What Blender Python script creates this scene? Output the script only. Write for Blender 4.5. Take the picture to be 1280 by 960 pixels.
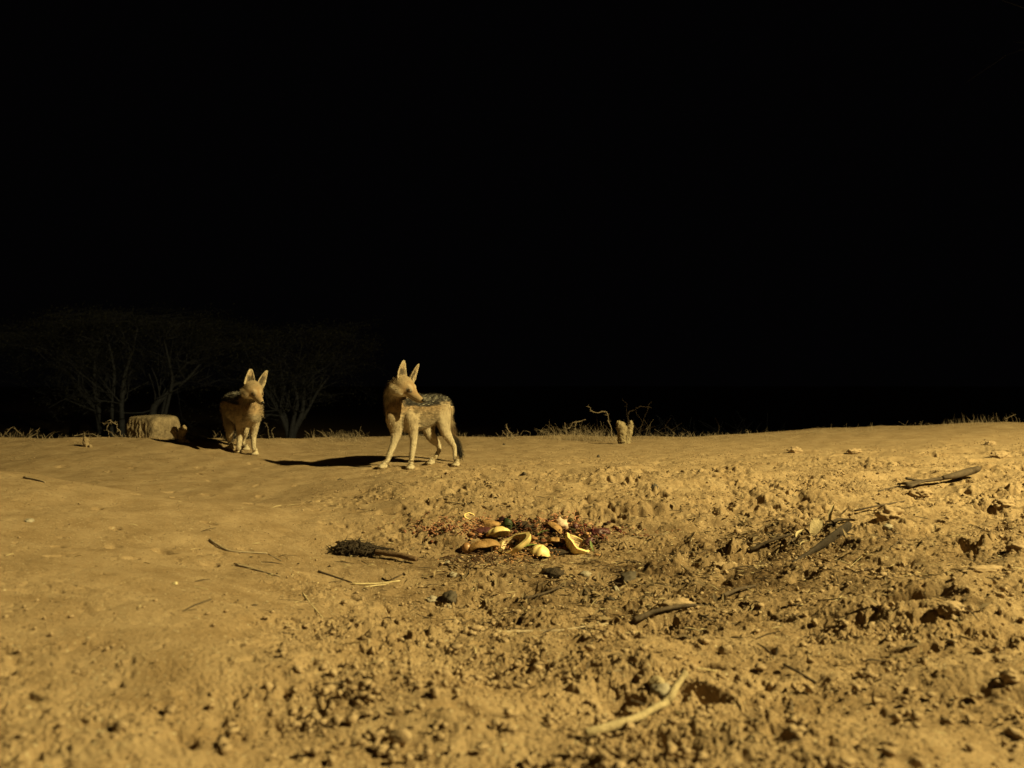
import bpy, bmesh, math, random
import numpy as np
from mathutils import Vector, Matrix
from mathutils.kdtree import KDTree

random.seed(7)
rng = np.random.default_rng(7)
for o in list(bpy.data.objects):
    bpy.data.objects.remove(o)
scene = bpy.context.scene
COL = scene.collection

# ---------------------------------------------------------------- camera
CAMZ = 0.47
F = 1004.0                       # focal length in photo pixels (photo 1280 wide)
cam_d = bpy.data.cameras.new('camera'); cam = bpy.data.objects.new('camera', cam_d); COL.objects.link(cam)
cam.location = (0, 0, CAMZ); cam.rotation_euler = (math.radians(90), 0, 0)
cam_d.sensor_width = 36; cam_d.lens = 36 * F / 1280
cam_d.clip_start = 0.02; cam_d.clip_end = 2000
cam_d.dof.use_dof = True; cam_d.dof.focus_distance = 3.3; cam_d.dof.aperture_fstop = 3.8
scene.camera = cam

# ---------------------------------------------------------------- night sky, one floodlight
w = bpy.data.worlds.new('World'); scene.world = w; w.use_nodes = True
bg = w.node_tree.nodes['Background']; bg.inputs['Color'].default_value = (0.7, 0.62, 0.75, 1); bg.inputs['Strength'].default_value = 0.0010
LAMP = Vector((6.7, 0.7, 5.3))
ld = bpy.data.lights.new('floodlight', 'SPOT'); lamp = bpy.data.objects.new('floodlight', ld); COL.objects.link(lamp)
lamp.location = LAMP
lamp.rotation_euler = (Vector((-.9, 2.7, 0.2)) - LAMP).to_track_quat('-Z', 'Y').to_euler()
ld.energy = 7700; ld.color = (1.0, 0.81, 0.32); ld.spot_size = math.radians(126); ld.spot_blend = 1.0; ld.shadow_soft_size = 0.07
scene.view_settings.view_transform = 'Standard'; scene.view_settings.look = 'None'
scene.view_settings.exposure = 0; scene.view_settings.gamma = 1
try: scene.view_settings.use_curve_mapping = False
except Exception: pass

# ---------------------------------------------------------------- noise
def hsh(ix, iy, seed):
    n = (ix.astype(np.int64) * 374761393 + iy.astype(np.int64) * 668265263 + seed * 1442695041) & 0xFFFFFFFF
    n = ((n ^ (n >> 13)) * 1274126177) & 0xFFFFFFFF
    n = ((n ^ (n >> 16)) * 2246822519) & 0xFFFFFFFF
    return ((n ^ (n >> 15)) & 0xFFFFFF) / float(0x1000000)
def pn(x, y, seed=0):
    ix = np.floor(x); iy = np.floor(y); fx = x - ix; fy = y - iy
    u = fx * fx * fx * (fx * (fx * 6 - 15) + 10); v = fy * fy * fy * (fy * (fy * 6 - 15) + 10)
    def g(dx, dy):
        a = hsh(ix + dx, iy + dy, seed) * 2 * np.pi
        return np.cos(a) * (fx - dx) + np.sin(a) * (fy - dy)
    a = g(0, 0); b = g(1, 0); c = g(0, 1); d = g(1, 1)
    return (a + (b - a) * u + (c - a) * v + (a - b - c + d) * u * v) * 1.5
def fbm(x, y, seed, octs=3, gain=.5):
    s = 0; a = 1
    for k in range(octs):
        s = s + a * pn(x * 2 ** k, y * 2 ** k, seed + k * 17); a *= gain
    return s
def ss(a, b, x):
    t = np.clip((x - a) / (b - a), 0, 1); return t * t * (3 - 2 * t)
def lumps(x, y, cell, seed, prob, rmin, rmax, flat=.7):
    """rounded clods: one possible dome per cell, the highest wins"""
    gx = x / cell; gy = y / cell; ix = np.floor(gx); iy = np.floor(gy)
    out = np.zeros_like(x)
    for dx in (-1, 0, 1):
        for dy in (-1, 0, 1):
            cx = ix + dx; cy = iy + dy
            px = cx + hsh(cx, cy, seed); py = cy + hsh(cx, cy, seed + 1)
            r = rmin + (rmax - rmin) * hsh(cx, cy, seed + 2) ** 2
            on = hsh(cx, cy, seed + 3) < prob
            d2 = ((gx - px) ** 2 + (gy - py) ** 2) / (r * r)
            out = np.maximum(out, np.where(on, np.sqrt(np.clip(1 - d2, 0, 1)) * r * cell * flat, 0))
    return out

# ---------------------------------------------------------------- terrain height
def rough_mask(x, y):
    """1 where the soil is trampled and cloddy, 0 on the smooth left bank"""
    e = x + 0.62 + 0.10 * np.sin(y * 2.1) - 0.45 * ss(2.0, 0.8, y)
    m = ss(-0.35, 0.45, e + 0.25 * pn(x * 1.7, y * 1.7, 55))
    m = m * ss(5.6, 3.6, y - 0.12 * x) * 0.95 + 0.05
    near = ss(1.9, 0.9, y)
    return np.clip(m + near * 0.55, 0, 1)
HOLES = [  # x, y, rx, ry, depth, rot   (hoof prints and scrapes) filled below, once at() exists
]
def ycrest(x): return 6.75 + 0.12 * np.sin(x * .8) - 1.30 * ss(-1.5, -2.4, x)
def macro(x, y):
    h = np.zeros_like(x)
    edge = x + 0.72 + 0.10 * np.sin(y * 2.3 + .4) - 0.38 * ss(2.2, 0.9, y) - 0.35 * ss(3.0, 4.2, y) * 0
    h += (0.065 * ss(0.28, -0.40, edge) + .11 * np.clip(-x - .75, 0, .8)) * ss(3.85, 2.9, y + .15 * np.sin(x * 3)) * ss(-0.3, 0.8, y)
    h -= 0.055 * ss(3.75, 3.0, y + .25 * np.sin(x * 2.2 + .6)) * ss(-2.0, -1.0, x) * ss(1.6, .2, x) * ss(1.2, 2.2, y)
    h -= 0.075 * np.exp(-(((x - 0.15) / 0.85) ** 2 + ((y - 2.35) / 0.85) ** 2))
    h -= 0.0 * x
    h += 0.135 * ss(1.5, 4.6, x) * ss(1.5, 6.0, y)
    h += 0.060 * ss(-1.3, -.35, x) * ss(1.1, .1, x) * ss(2.75, 3.25, y) * ss(4.22, 3.7, y)
    h -= 0.035 * np.exp(-(((x + 1.15) / .45) ** 2 + ((y - 3.4) / .55) ** 2))
    h += 0.05 * ss(0.4, 1.6, x) * ss(3.2, 1.4, y)
    yc = ycrest(x); h -= .16 * ss(yc, yc + .8, y) * ss(-1.2, -2.2, x)
    h += 0.10 * ss(-1.2, -2.3, x) * ss(3.9, 5.3, y)
    h += -0.028 * np.clip(y - yc, 0, None) ** 1.3 * ss(25, 8, y) * (y > yc) - 1.25 * ss(yc + .3, 18, y)
    h += 0.022 * fbm(x * 0.9, y * 0.9, 3, 2)
    return h
def mid(x, y):
    m = rough_mask(x, y)
    h = 0.032 * m * fbm(x * 2.6, y * 3.4, 11, 2) * ss(14, 5, y)
    h += 0.006 * fbm(x * 4.0, y * 4.0, 31, 2) * ss(14, 5, y)
    qx = x + .020 * pn(x * 17, y * 17, 81); qy = y + .016 * pn(x * 19, y * 19, 83)
    for (hx, hy, rx, ry, dep, rot) in HOLES:
        R_ = 2.6 * max(rx, ry) + .02; j = np.nonzero((np.abs(qx - hx) < R_) & (np.abs(qy - hy) < R_))[0]
        if not len(j): continue
        c, s = math.cos(rot), math.sin(rot); ax, ay = qx[j] - hx, qy[j] - hy
        d = ((ax * c + ay * s) / rx) ** 2 + ((-ax * s + ay * c) / ry) ** 2
        h[j] += dep * (-np.exp(-d * d * 1.2) + 0.10 * np.exp(-(np.sqrt(d) - 1.55) ** 2 * 4))
    return h
def H(x, y):
    x = np.atleast_1d(np.asarray(x, float)); y = np.atleast_1d(np.asarray(y, float))
    return macro(x, y) + mid(x, y)
def Hf(x, y):
    return float(H(x, y)[0])
DS = np.exp(np.linspace(math.log(.5), math.log(16), 3500))
def at(px, py):
    """ground point seen at a photo pixel"""
    x = (px - 640) / F * DS; z = CAMZ - (py - 480) / F * DS
    hit = np.nonzero(z <= H(x, DS))[0]
    i = hit[0] if len(hit) else len(DS) - 1
    return Vector((float(x[i]), float(DS[i]), Hf(x[i], DS[i])))
def P(px, py, D):
    return Vector(((px - 640) / F * D, D, CAMZ - (py - 480) / F * D))
for (px, py, rx, ry, dep, rot) in [
        (888, 836, .042, .026, .026, .1), (262, 705, .020, .016, .012, 0), (1060, 568, .11, .030, .016, .25), (985, 569, .05, .03, .020, .2),
        (1104, 654, .055, .045, .030, .1), (1168, 742, .07, .030, .020, .0), (1242, 576, .09, .04, .028, .1), (1145, 622, .06, .035, .020, 0),
        (1225, 722, .075, .022, .020, .1), (830, 772, .09, .025, .026, .35), (905, 720, .06, .028, .022, .2), (885, 632, .09, .035, .018, .1),
        (1190, 770, .05, .03, .022, .2), (1262, 858, .02, .02, .012, 0), 
        (1110, 900, .045, .03, .016, .2), (660, 742, .06, .03, .02, .1), (1250, 636, .06, .03, .022, 0), (820, 640, .10, .03, .016, .2),
        (480, 640, .05, .025, .014, .1), (940, 775, .07, .03, .020, .25), (1010, 720, .07, .025, .018, .3), (960, 690, .09, .035, .022, .2),
        (900, 655, .09, .04, .022, .1), (1085, 780, .06, .025, .018, .3), (730, 800, .05, .02, .014, .2), (1120, 575, .07, .03, .014, .1),
        (1190, 560, .08, .03, .014, .1), (760, 600, .06, .025, .012, .1), (1040, 850, .04, .02, .012, .3)]:
    p = at(px, py); HOLES.append((p.x - (.03 if px > 950 else 0), p.y, rx, ry, dep * (1.35 if p.y > 1.3 else .9), rot))

_r = random.Random(3)
for _ in range(60):
    px = _r.uniform(60, 900); py = _r.uniform(572, 660) if px > 350 else _r.uniform(575, 720); p = at(px, py); HOLES.append((p.x, p.y, _r.uniform(.016, .026), _r.uniform(.014, .022), _r.uniform(.006, .012), _r.random() * 3))
# ---------------------------------------------------------------- object helpers
def tag(o, label=None, cat=None, group=None, kind=None):
    if label: o['label'] = label
    if cat: o['category'] = cat
    if group: o['group'] = group
    if kind: o['kind'] = kind
    return o
def link(o, parent=None):
    COL.objects.link(o)
    if parent: o.parent = parent
    return o
class MB:
    def __init__(s): s.v = []; s.f = []; s.c = []
    def add(s, verts, faces, col=None):
        n = len(s.v); s.v.extend(verts); s.f.extend([tuple(i + n for i in f) for f in faces])
        s.c.extend(col if isinstance(col, list) else [col or (1, 1, 1)] * len(verts))
    def build(s, name, m, parent=None, smooth=True, origin=None):
        me = bpy.data.meshes.new(name)
        o0 = Vector(origin) if origin is not None else Vector((0, 0, 0))
        me.from_pydata([tuple(Vector(v) - o0) for v in s.v], [], s.f)
        at_ = me.color_attributes.new('Col', 'FLOAT_COLOR', 'POINT')
        arr = np.ones((len(s.v), 4), np.float32); arr[:, :3] = np.array(s.c, np.float32).reshape(-1, 3); at_.data.foreach_set('color', arr.ravel())
        me.materials.append(m)
        if smooth: me.polygons.foreach_set('use_smooth', [True] * len(me.polygons))
        me.update()
        o = bpy.data.objects.new(name, me); o.location = o0
        link(o, parent)
        if parent is not None and origin is None:
            o.matrix_parent_inverse = Matrix.Translation(-parent.location)
        return o
def catmull(pts, sub):
    pts = [np.asarray(p, float) for p in pts]
    out = []
    for i in range(len(pts) - 1):
        p0 = pts[max(i - 1, 0)]; p1 = pts[i]; p2 = pts[i + 1]; p3 = pts[min(i + 2, len(pts) - 1)]
        for k in range(sub):
            t = k / sub
            out.append(0.5 * (2 * p1 + (p2 - p0) * t + (2 * p0 - 5 * p1 + 4 * p2 - p3) * t * t + (3 * p1 - p0 - 3 * p2 + p3) * t ** 3))
    out.append(pts[-1]); return out
def loft(st, n=14, sub=4, hint=(0, 0, 1), noise=0.0, capr=True, nf=30):
    """st: (point, r_side, r_up). returns verts, faces, per-vert (s, angle), tangents"""
    arr = [list(s[0]) + [s[1], s[2] if len(s) > 2 else s[1]] for s in st]
    c = catmull(arr, sub) if sub > 1 else [np.array(a, float) for a in arr]
    m = len(c); hint = Vector(hint); V = []; FF = []; SA = []; T = []
    for i, q in enumerate(c):
        a = c[max(i - 1, 0)]; b = c[min(i + 1, m - 1)]
        t = Vector(b[:3] - a[:3])
        if t.length < 1e-9: t = Vector((0, 0, 1))
        t.normalize(); s = t.cross(hint)
        if s.length < 1e-4: s = t.cross(Vector((1, 0.1, 0)))
        s.normalize(); u = s.cross(t)
        for k in range(n):
            an = 2 * math.pi * k / n
            rr = 1.0
            if noise: rr += noise * (random.random() - .5) * 2
            V.append(Vector(q[:3]) + (s * math.cos(an) * max(q[3], 1e-4) + u * math.sin(an) * max(q[4], 1e-4)) * rr)
            SA.append((i / (m - 1), an)); T.append(t)
    for i in range(m - 1):
        for k in range(n):
            FF.append((i * n + k, i * n + (k + 1) % n, (i + 1) * n + (k + 1) % n, (i + 1) * n + k))
    FF.append(tuple(range(n))[::-1]); FF.append(tuple((m - 1) * n + k for k in range(n)))
    return V, FF, SA, T
def ico(sub):
    bm = bmesh.new(); bmesh.ops.create_icosphere(bm, subdivisions=sub, radius=1)
    v = np.array([x.co[:] for x in bm.verts]); f = [tuple(q.index for q in p.verts) for p in bm.faces]; bm.free(); return v, f
ICO = {k: ico(k) for k in (1, 2, 3, 4, 6)}
def n3(v, fr, seed):
    x, y, z = v[:, 0] * fr, v[:, 1] * fr, v[:, 2] * fr
    return (pn(x + z * .7, y - z * .4, seed) + pn(y + 5.3, z + x * .3, seed + 5) + pn(z + 9.1, x - y * .3, seed + 9)) / 1.7
def lump(c, size, rot=0, amp=.18, fr=1.6, sub=3, seed=1, flat=None):
    v, f = ICO[sub]; v = v.copy()
    v *= (1 + amp * n3(v, fr, seed) + amp * .45 * n3(v, fr * 2.7, seed + 3))[:, None]
    if flat is not None: v[:, 2] = np.maximum(v[:, 2], flat)
    v *= np.array(size)[None, :]
    cs, sn = math.cos(rot), math.sin(rot)
    x = v[:, 0] * cs - v[:, 1] * sn; y = v[:, 0] * sn + v[:, 1] * cs
    return [Vector((c[0] + a, c[1] + b, c[2] + d)) for a, b, d in zip(x, y, v[:, 2])], f

# ---------------------------------------------------------------- materials
def mat(name, c1, c2=None, scale=30, rough=.9, bump=.3, bscale=200, vcol=False, spec=.2, detail=6, sss=0):
    m = bpy.data.materials.new(name); m.use_nodes = True; nt = m.node_tree; N = nt.nodes; L = nt.links
    b = N['Principled BSDF']; b.inputs['Roughness'].default_value = rough; b.inputs['Specular IOR Level'].default_value = spec
    tc = N.new('ShaderNodeTexCoord')
    no = N.new('ShaderNodeTexNoise'); no.inputs['Scale'].default_value = scale; no.inputs['Detail'].default_value = detail; no.inputs['Roughness'].default_value = .65
    L.new(tc.outputs['Object'], no.inputs['Vector'])
    mr = N.new('ShaderNodeMapRange'); mr.inputs['From Min'].default_value = .32; mr.inputs['From Max'].default_value = .68
    L.new(no.outputs['Fac'], mr.inputs['Value'])
    mx = N.new('ShaderNodeMix'); mx.data_type = 'RGBA'
    mx.inputs['A'].default_value = (*c1, 1); mx.inputs['B'].default_value = (*(c2 or c1), 1)
    L.new(mr.outputs['Result'], mx.inputs['Factor'])
    out = mx.outputs['Result']
    if vcol:
        a = N.new('ShaderNodeAttribute'); a.attribute_name = 'Col'
        m2 = N.new('ShaderNodeMix'); m2.data_type = 'RGBA'; m2.blend_type = 'MULTIPLY'; m2.inputs['Factor'].default_value = 1
        L.new(out, m2.inputs['A']); L.new(a.outputs['Color'], m2.inputs['B']); out = m2.outputs['Result']
    L.new(out, b.inputs['Base Color'])
    if bump:
        nb = N.new('ShaderNodeTexNoise'); nb.inputs['Scale'].default_value = bscale; nb.inputs['Detail'].default_value = 5; nb.inputs['Roughness'].default_value = .7
        L.new(tc.outputs['Object'], nb.inputs['Vector'])
        bp = N.new('ShaderNodeBump'); bp.inputs['Strength'].default_value = bump; bp.inputs['Distance'].default_value = 1.2 / bscale
        L.new(nb.outputs['Fac'], bp.inputs['Height']); L.new(bp.outputs['Normal'], b.inputs['Normal'])
    if sss:
        b.inputs['Subsurface Weight'].default_value = sss; b.inputs['Subsurface Scale'].default_value = .004
    return m
M = dict(
    soil=mat('dry_soil', (.28, .192, .11), (.41, .30, .19), 9, .97, 1.0, 260, spec=.05, detail=10, vcol=True),
    clod=mat('clod_soil', (.29, .205, .13), (.40, .30, .20), 60, .97, .6, 300, spec=.05),
    stone=mat('grey_stone', (.22, .19, .15), (.36, .31, .25), 50, .8, .3, 200),
    darkstone=mat('dark_stone', (.045, .036, .03), (.10, .08, .06), 60, .75, .4, 200),
    straw=mat('straw', (.42, .34, .20), (.62, .52, .34), 60, .8, .2, 300),
    twig=mat('dry_twig', (.22, .17, .12), (.36, .29, .21), 80, .85, .4, 300),
    darktwig=mat('dark_twig', (.045, .032, .024), (.12, .088, .062), 80, .85, .5, 300),
    bark=mat('bark', (.055, .06, .085), (.10, .105, .14), 14, .95, .7, 60),
    twigfar=mat('fine_twigs', (.045, .050, .078), (.08, .086, .12), 4, .95, 0, 60),
    leaf=mat('small_leaves', (.035, .038, .032), (.06, .062, .05), 4, .9, 0, 60),
    wood=mat('weathered_wood', (.20, .145, .09), (.38, .29, .19), 28, .9, .7, 90),
    deadleaf=mat('dead_leaves', (.05, .036, .024), (.30, .22, .13), 12, .8, .3, 200),
    brownstick=mat('brown_stick', (.10, .06, .035), (.20, .13, .08), 40, .8, .7, 120),
    stump=mat('stump_wood', (.17, .13, .08), (.46, .37, .235), 40, .95, 1.0, 70),
    palewood=mat('pale_wood', (.27, .215, .135), (.46, .37, .24), 35, .9, .6, 120),
    block=mat('rough_block', (.15, .115, .078), (.40, .31, .21), 22, .95, .9, 60, vcol=True),
    peel=mat('citrus_peel', (.68, .51, .22), (.86, .69, .34), 55, .45, .15, 500, spec=.4, sss=.15),
    pith=mat('citrus_pith', (.50, .37, .20), (.70, .56, .36), 90, .7, .6, 220, sss=.15),
    brownpeel=mat('brown_peel', (.22, .12, .05), (.42, .25, .11), 50, .6, .5, 150),
    dark_fruit=mat('dark_fruit', (.012, .008, .01), (.03, .014, .016), 20, .16, .05, 80, spec=.6),
    green=mat('green_rind', (.02, .03, .014), (.05, .065, .028), 60, .45, .3, 200),
    greenleaf=mat('green_leaf', (.10, .14, .045), (.20, .25, .09), 60, .55, .3, 200),
    onion=mat('brown_onion', (.24, .12, .055), (.38, .21, .10), 18, .35, .1, 80, spec=.5),
    purple=mat('purple_skin', (.05, .018, .022), (.13, .045, .05), 50, .35, .4, 150, spec=.5),
    red=mat('red_scraps', (.50, .32, .24), (.75, .58, .46), 70, .6, .5, 250, vcol=True),
    dung=mat('dark_fibres', (.022, .016, .012), (.07, .05, .036), 60, .85, .9, 150),
    fur=mat('fur', (.86, .86, .86), (1, 1, 1), 90, .9, .5, 380, vcol=True, spec=.1),
    strands=mat('fur_strands', (.9, .9, .9), (1, 1, 1), 60, .8, 0, 300, vcol=True, spec=.15),
    pod=mat('pod_shaded_side', (.018, .013, .010), (.045, .032, .024), 60, .8, .6, 200),  # near-black base colour carries the shade of the pod's unlit side
    nose=mat('black_nose', (.012, .010, .010), (.02, .016, .015), 200, .3, .3, 500, spec=.5),
    eye=mat('eye', (.10, .055, .02), (.04, .02, .01), 300, .06, 0, 500, spec=.8),
)

def specks(m, c_pale, c_dark):
    nt = m.node_tree; N = nt.nodes; L = nt.links; b = N['Principled BSDF']; src = b.inputs['Base Color'].links[0].from_socket
    tc = [n for n in N if n.type == 'TEX_COORD'][0]
    for sc, lo, hi, col in ((170, .66, .72, c_pale), (120, .64, .72, c_dark), (420, .62, .70, c_dark)):
        no = N.new('ShaderNodeTexNoise'); no.inputs['Scale'].default_value = sc; no.inputs['Detail'].default_value = 2
        mp = N.new('ShaderNodeMapping'); mp.inputs['Location'].default_value = (sc * .37, sc * .11, 0); L.new(tc.outputs['Object'], mp.inputs['Vector']); L.new(mp.outputs['Vector'], no.inputs['Vector'])
        mr = N.new('ShaderNodeMapRange'); mr.inputs['From Min'].default_value = lo; mr.inputs['From Max'].default_value = hi; mr.inputs['To Max'].default_value = .8
        L.new(no.outputs['Fac'], mr.inputs['Value'])
        mx = N.new('ShaderNodeMix'); mx.data_type = 'RGBA'; mx.inputs['B'].default_value = (*col, 1); L.new(mr.outputs['Result'], mx.inputs['Factor']); L.new(src, mx.inputs['A']); src = mx.outputs['Result']
    L.new(src, b.inputs['Base Color'])
specks(M['soil'], (.62, .54, .40), (.10, .07, .05))
# ---------------------------------------------------------------- ground
def make_ground():
    ad = np.radians(np.linspace(-41, 41, 1250))
    rest = np.radians(np.linspace(41, 319, 60))[1:-1]
    ang = np.concatenate([ad, rest]); na = len(ang)
    r = np.concatenate([[.02, .15, .3, .42], np.exp(np.linspace(math.log(.55), math.log(4.2), 950)), np.exp(np.linspace(math.log(4.22), math.log(8.2), 300)),
                        np.exp(np.linspace(math.log(8.4), math.log(600), 60))])
    nr = len(r)
    A, R = np.meshgrid(ang, r)
    x = (np.sin(A) * R).ravel(); y = (np.cos(A) * R).ravel()
    z = H(x, y)
    sel = (y > .3) & (y < 9) & (np.abs(x) < y * .95)
    xs, ys = x[sel], y[sel]; m = rough_mask(xs, ys)
    fade = ss(9, 6, ys)
    wx = xs + .012 * pn(xs * 30, ys * 30, 91); wy = ys + .012 * pn(xs * 30 + 7, ys * 30, 92)
    patch = ss(-.25, .45, fbm(xs * 2.3, ys * 2.3, 77, 2))
    p2 = ss(-.3, .4, fbm(xs * 6.5, ys * 6.5, 78, 2)); p3 = ss(-.2, .5, fbm(xs * 14, ys * 14, 79, 2))
    mm = np.clip(m * (.35 + .65 * patch), 0, 1) * (1 + .75 * ss(-.1, .8, xs) * ss(1.1, 1.7, ys))
    det = .0120 * mm * pn(wx * 8, wy * 9.5, 41)
    det += .0105 * mm * (.3 + .7 * p2) * (.5 - np.abs(pn(wx * 15, wy * 17, 42)))
    det += .0100 * mm * (.25 + .75 * p2) * pn(wx * 31, wy * 34, 43)
    det += .0085 * mm * (.2 + .8 * p3) * (np.abs(pn(wx * 52, wy * 56, 44)) - .3)
    det += .0054 * (mm * (.3 + .7 * p3) + .04) * pn(xs * 110, ys * 115, 45) * ss(4.5, 2.5, ys)
    det += .0024 * (mm + .10) * pn(xs * 210, ys * 220, 46) * ss(2.6, 1.6, ys)
    # torn pits between the clods
    pit = np.clip(-pn(wx * 11 + 3, wy * 19, 47) - .28, 0, 1) * p2; det -= .10 * mm * pit * ss(6.2, 4.5, ys)
    pit = np.clip(-pn(wx * 27 + 3, wy * 38, 48) - .22, 0, 1); det -= .045 * mm * pit * (.3 + .7 * patch)
    det -= .004 * np.clip(-pn(wx * 40, wy * 44, 49) - .45, 0, 1) * 3 * (1 - mm) * ss(4, 1.5, ys)
    L1 = lumps(wx, wy, .05, 101, .13, .14, .46, .6) * (1 + .7 * pn(wx * 70, wy * 70, 61))
    L2 = lumps(wx, wy, .022, 201, .42, .15, .5, .8) * (1 + .75 * pn(wx * 120, wy * 120, 62))
    L3 = lumps(wx + .3, wy, .011, 301, .60, .2, .5, .95)
    amp = np.clip(mm * 1.1, 0, 1)
    det += np.maximum(L1 * np.clip(amp * 1.2 - .3, 0, 1), np.maximum(L2 * np.clip(amp * 1.15 - .1, 0, 1) * (.4 + .6 * p3), L3 * (amp + .05)))
    det *= fade
    det += .0012 * fbm(xs * 22, ys * 22, 72, 2) + .0035 * (1 - m) * pn(xs * 7, ys * 7, 73)
    z[sel] += det
    co = np.stack([x, y, z], 1).astype(np.float32)
    idx = np.arange(nr * na).reshape(nr, na); nx = np.roll(idx, -1, axis=1)
    q = np.stack([idx[:-1], nx[:-1], nx[1:], idx[1:]], -1).reshape(-1, 4)[:, ::-1]
    me = bpy.data.meshes.new('ground')
    me.vertices.add(len(co)); me.vertices.foreach_set('co', co.ravel())
    me.loops.add(q.size); me.loops.foreach_set('vertex_index', q.ravel().astype(np.int32))
    me.polygons.add(len(q)); me.polygons.foreach_set('loop_start', np.arange(0, q.size, 4, dtype=np.int32))
    me.polygons.foreach_set('loop_total', np.full(len(q), 4, np.int32))
    me.polygons.foreach_set('use_smooth', np.ones(len(q), bool))
    me.update(calc_edges=True)
    me.materials.append(M['soil'])
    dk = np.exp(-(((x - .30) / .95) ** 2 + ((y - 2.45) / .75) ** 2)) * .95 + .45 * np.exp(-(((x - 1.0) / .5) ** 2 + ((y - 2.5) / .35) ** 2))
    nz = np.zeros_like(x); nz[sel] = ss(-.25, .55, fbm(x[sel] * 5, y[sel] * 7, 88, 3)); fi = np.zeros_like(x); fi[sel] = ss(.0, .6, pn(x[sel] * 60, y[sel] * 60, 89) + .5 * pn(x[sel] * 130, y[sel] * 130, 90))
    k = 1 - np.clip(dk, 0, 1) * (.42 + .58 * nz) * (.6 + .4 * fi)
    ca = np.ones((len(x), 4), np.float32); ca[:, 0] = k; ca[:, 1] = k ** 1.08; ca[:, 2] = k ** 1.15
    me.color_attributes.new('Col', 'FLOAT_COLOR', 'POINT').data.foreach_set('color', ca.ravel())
    o = bpy.data.objects.new('ground', me); link(o); tag(o, kind='structure', label='dry sandy soil sloping into a trampled hollow')
make_ground()

# ---------------------------------------------------------------- loose crumbs of soil and straw litter (uncountable)
def bulk(name, V, Fc, m, smooth=True):
    me = bpy.data.meshes.new(name); V = V.astype(np.float32); Fc = Fc.astype(np.int32); k = Fc.shape[1]
    me.vertices.add(len(V)); me.vertices.foreach_set('co', V.ravel())
    me.loops.add(Fc.size); me.loops.foreach_set('vertex_index', Fc.ravel())
    me.polygons.add(len(Fc)); me.polygons.foreach_set('loop_start', np.arange(0, Fc.size, k, dtype=np.int32)); me.polygons.foreach_set('loop_total', np.full(len(Fc), k, np.int32))
    me.polygons.foreach_set('use_smooth', np.full(len(Fc), smooth)); me.update(calc_edges=True); me.materials.append(m)
    o = bpy.data.objects.new(name, me); link(o); return o
def scatter_xy(n, y0=.7, y1=6.5, power=1.0):
    y = y0 + (y1 - y0) * rng.random(n) ** power
    x = (rng.random(n) * 2 - 1) * y * .72
    return x, y
def crumbs():
    x, y = scatter_xy(190000, .75, 6.2, 1.4)
    m = rough_mask(x, y); cl = ss(-.2, .5, fbm(x * 3, y * 3, 77, 2))
    keep = rng.random(len(x)) < (.010 + .40 * m * (.15 + .85 * cl)); x = x[keep]; y = y[keep]
    m2_ = rough_mask(x, y); n = len(x); r = .0012 + .0058 * rng.random(n) ** 8
    r *= .45 + .55 * m2_; r = np.maximum(r, y * .0007)
    r[rng.random(n) < .006] *= 1.7
    big = (r > .005) & (y < 3)
    Vs = []; Fs = []; off = 0
    for selx, sub in ((~big, 1), (big, 2)):
        v, f = ICO[sub]; f = np.array(f); k = int(selx.sum()); 
        jit = 1 + .95 * (rng.random((k, len(v))) - .5)
        sc = r[selx][:, None] * (.6 + .9 * rng.random((k, 3))) * np.array((1, 1, .7))
        a = rng.random(k) * 6.28
        p = v[None] * jit[..., None] * sc[:, None, :]
        px = p[..., 0] * np.cos(a)[:, None] - p[..., 1] * np.sin(a)[:, None]; py = p[..., 0] * np.sin(a)[:, None] + p[..., 1] * np.cos(a)[:, None]
        z0 = H(x[selx], y[selx]) + r[selx] * .3 + .001 + .006 * rng.random(k) * (m2_[selx])
        V = np.stack([px + x[selx][:, None], py + y[selx][:, None], p[..., 2] + z0[:, None]], -1).reshape(-1, 3)
        Fc = (f[None] + (np.arange(k) * len(v))[:, None, None]).reshape(-1, 3) + off
        Vs.append(V); Fs.append(Fc); off += len(V)
    o = bulk('soil_crumbs', np.concatenate(Vs), np.concatenate(Fs), M['clod'])
    tag(o, 'loose crumbs of dry soil scattered over the trampled ground', 'soil crumbs', kind='stuff')
crumbs()
def litter(name, n, m, cx, cy, sx, sy, lmin, lmax, wmin, wmax, label, cat, uniform=False, tilt=.25):
    if uniform: x, y = scatter_xy(n, .9, 5.5, 1.2)
    else: x = rng.normal(cx, sx, n); y = rng.normal(cy, sy, n); k = (y > .8) & (y < 6.5); x, y = x[k], y[k]
    n = len(x); ln = lmin + (lmax - lmin) * rng.random(n) ** 2; wd = wmin + (wmax - wmin) * rng.random(n)
    a = rng.random(n) * 6.28; ti = (rng.random(n) - .5) * 2 * tilt
    d = np.stack([np.cos(a) * np.cos(ti), np.sin(a) * np.cos(ti), np.sin(ti)], 1); s = np.stack([-np.sin(a), np.cos(a), 0 * a], 1)
    c = np.stack([x, y, H(x, y) + .004 + np.abs(np.sin(ti)) * ln * .5], 1); up = np.array([0, 0, 1.])
    P0 = c - d * ln[:, None] / 2; P1 = c + d * ln[:, None] / 2; Pm = c + up * (ln * .06 * rng.random(n))[:, None]
    rings = []
    for q, k in ((P0, .6), (Pm, 1.0), (P1, .4)):
        for an in (0, 2.1, 4.2):
            rings.append(q + s * (wd * k * math.cos(an))[:, None] + up * (wd * k * math.sin(an))[:, None])
    V = np.stack(rings, 1).reshape(-1, 3)
    base = []
    for i in range(2):
        for k in range(3): base.append((i * 3 + k, i * 3 + (k + 1) % 3, i * 3 + 3 + (k + 1) % 3, i * 3 + 3 + k))
    Fc = (np.array(base)[None] + (np.arange(n) * 9)[:, None, None]).reshape(-1, 4)
    o = bulk(name, V, Fc, m, False); tag(o, label, cat, kind='stuff')
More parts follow.
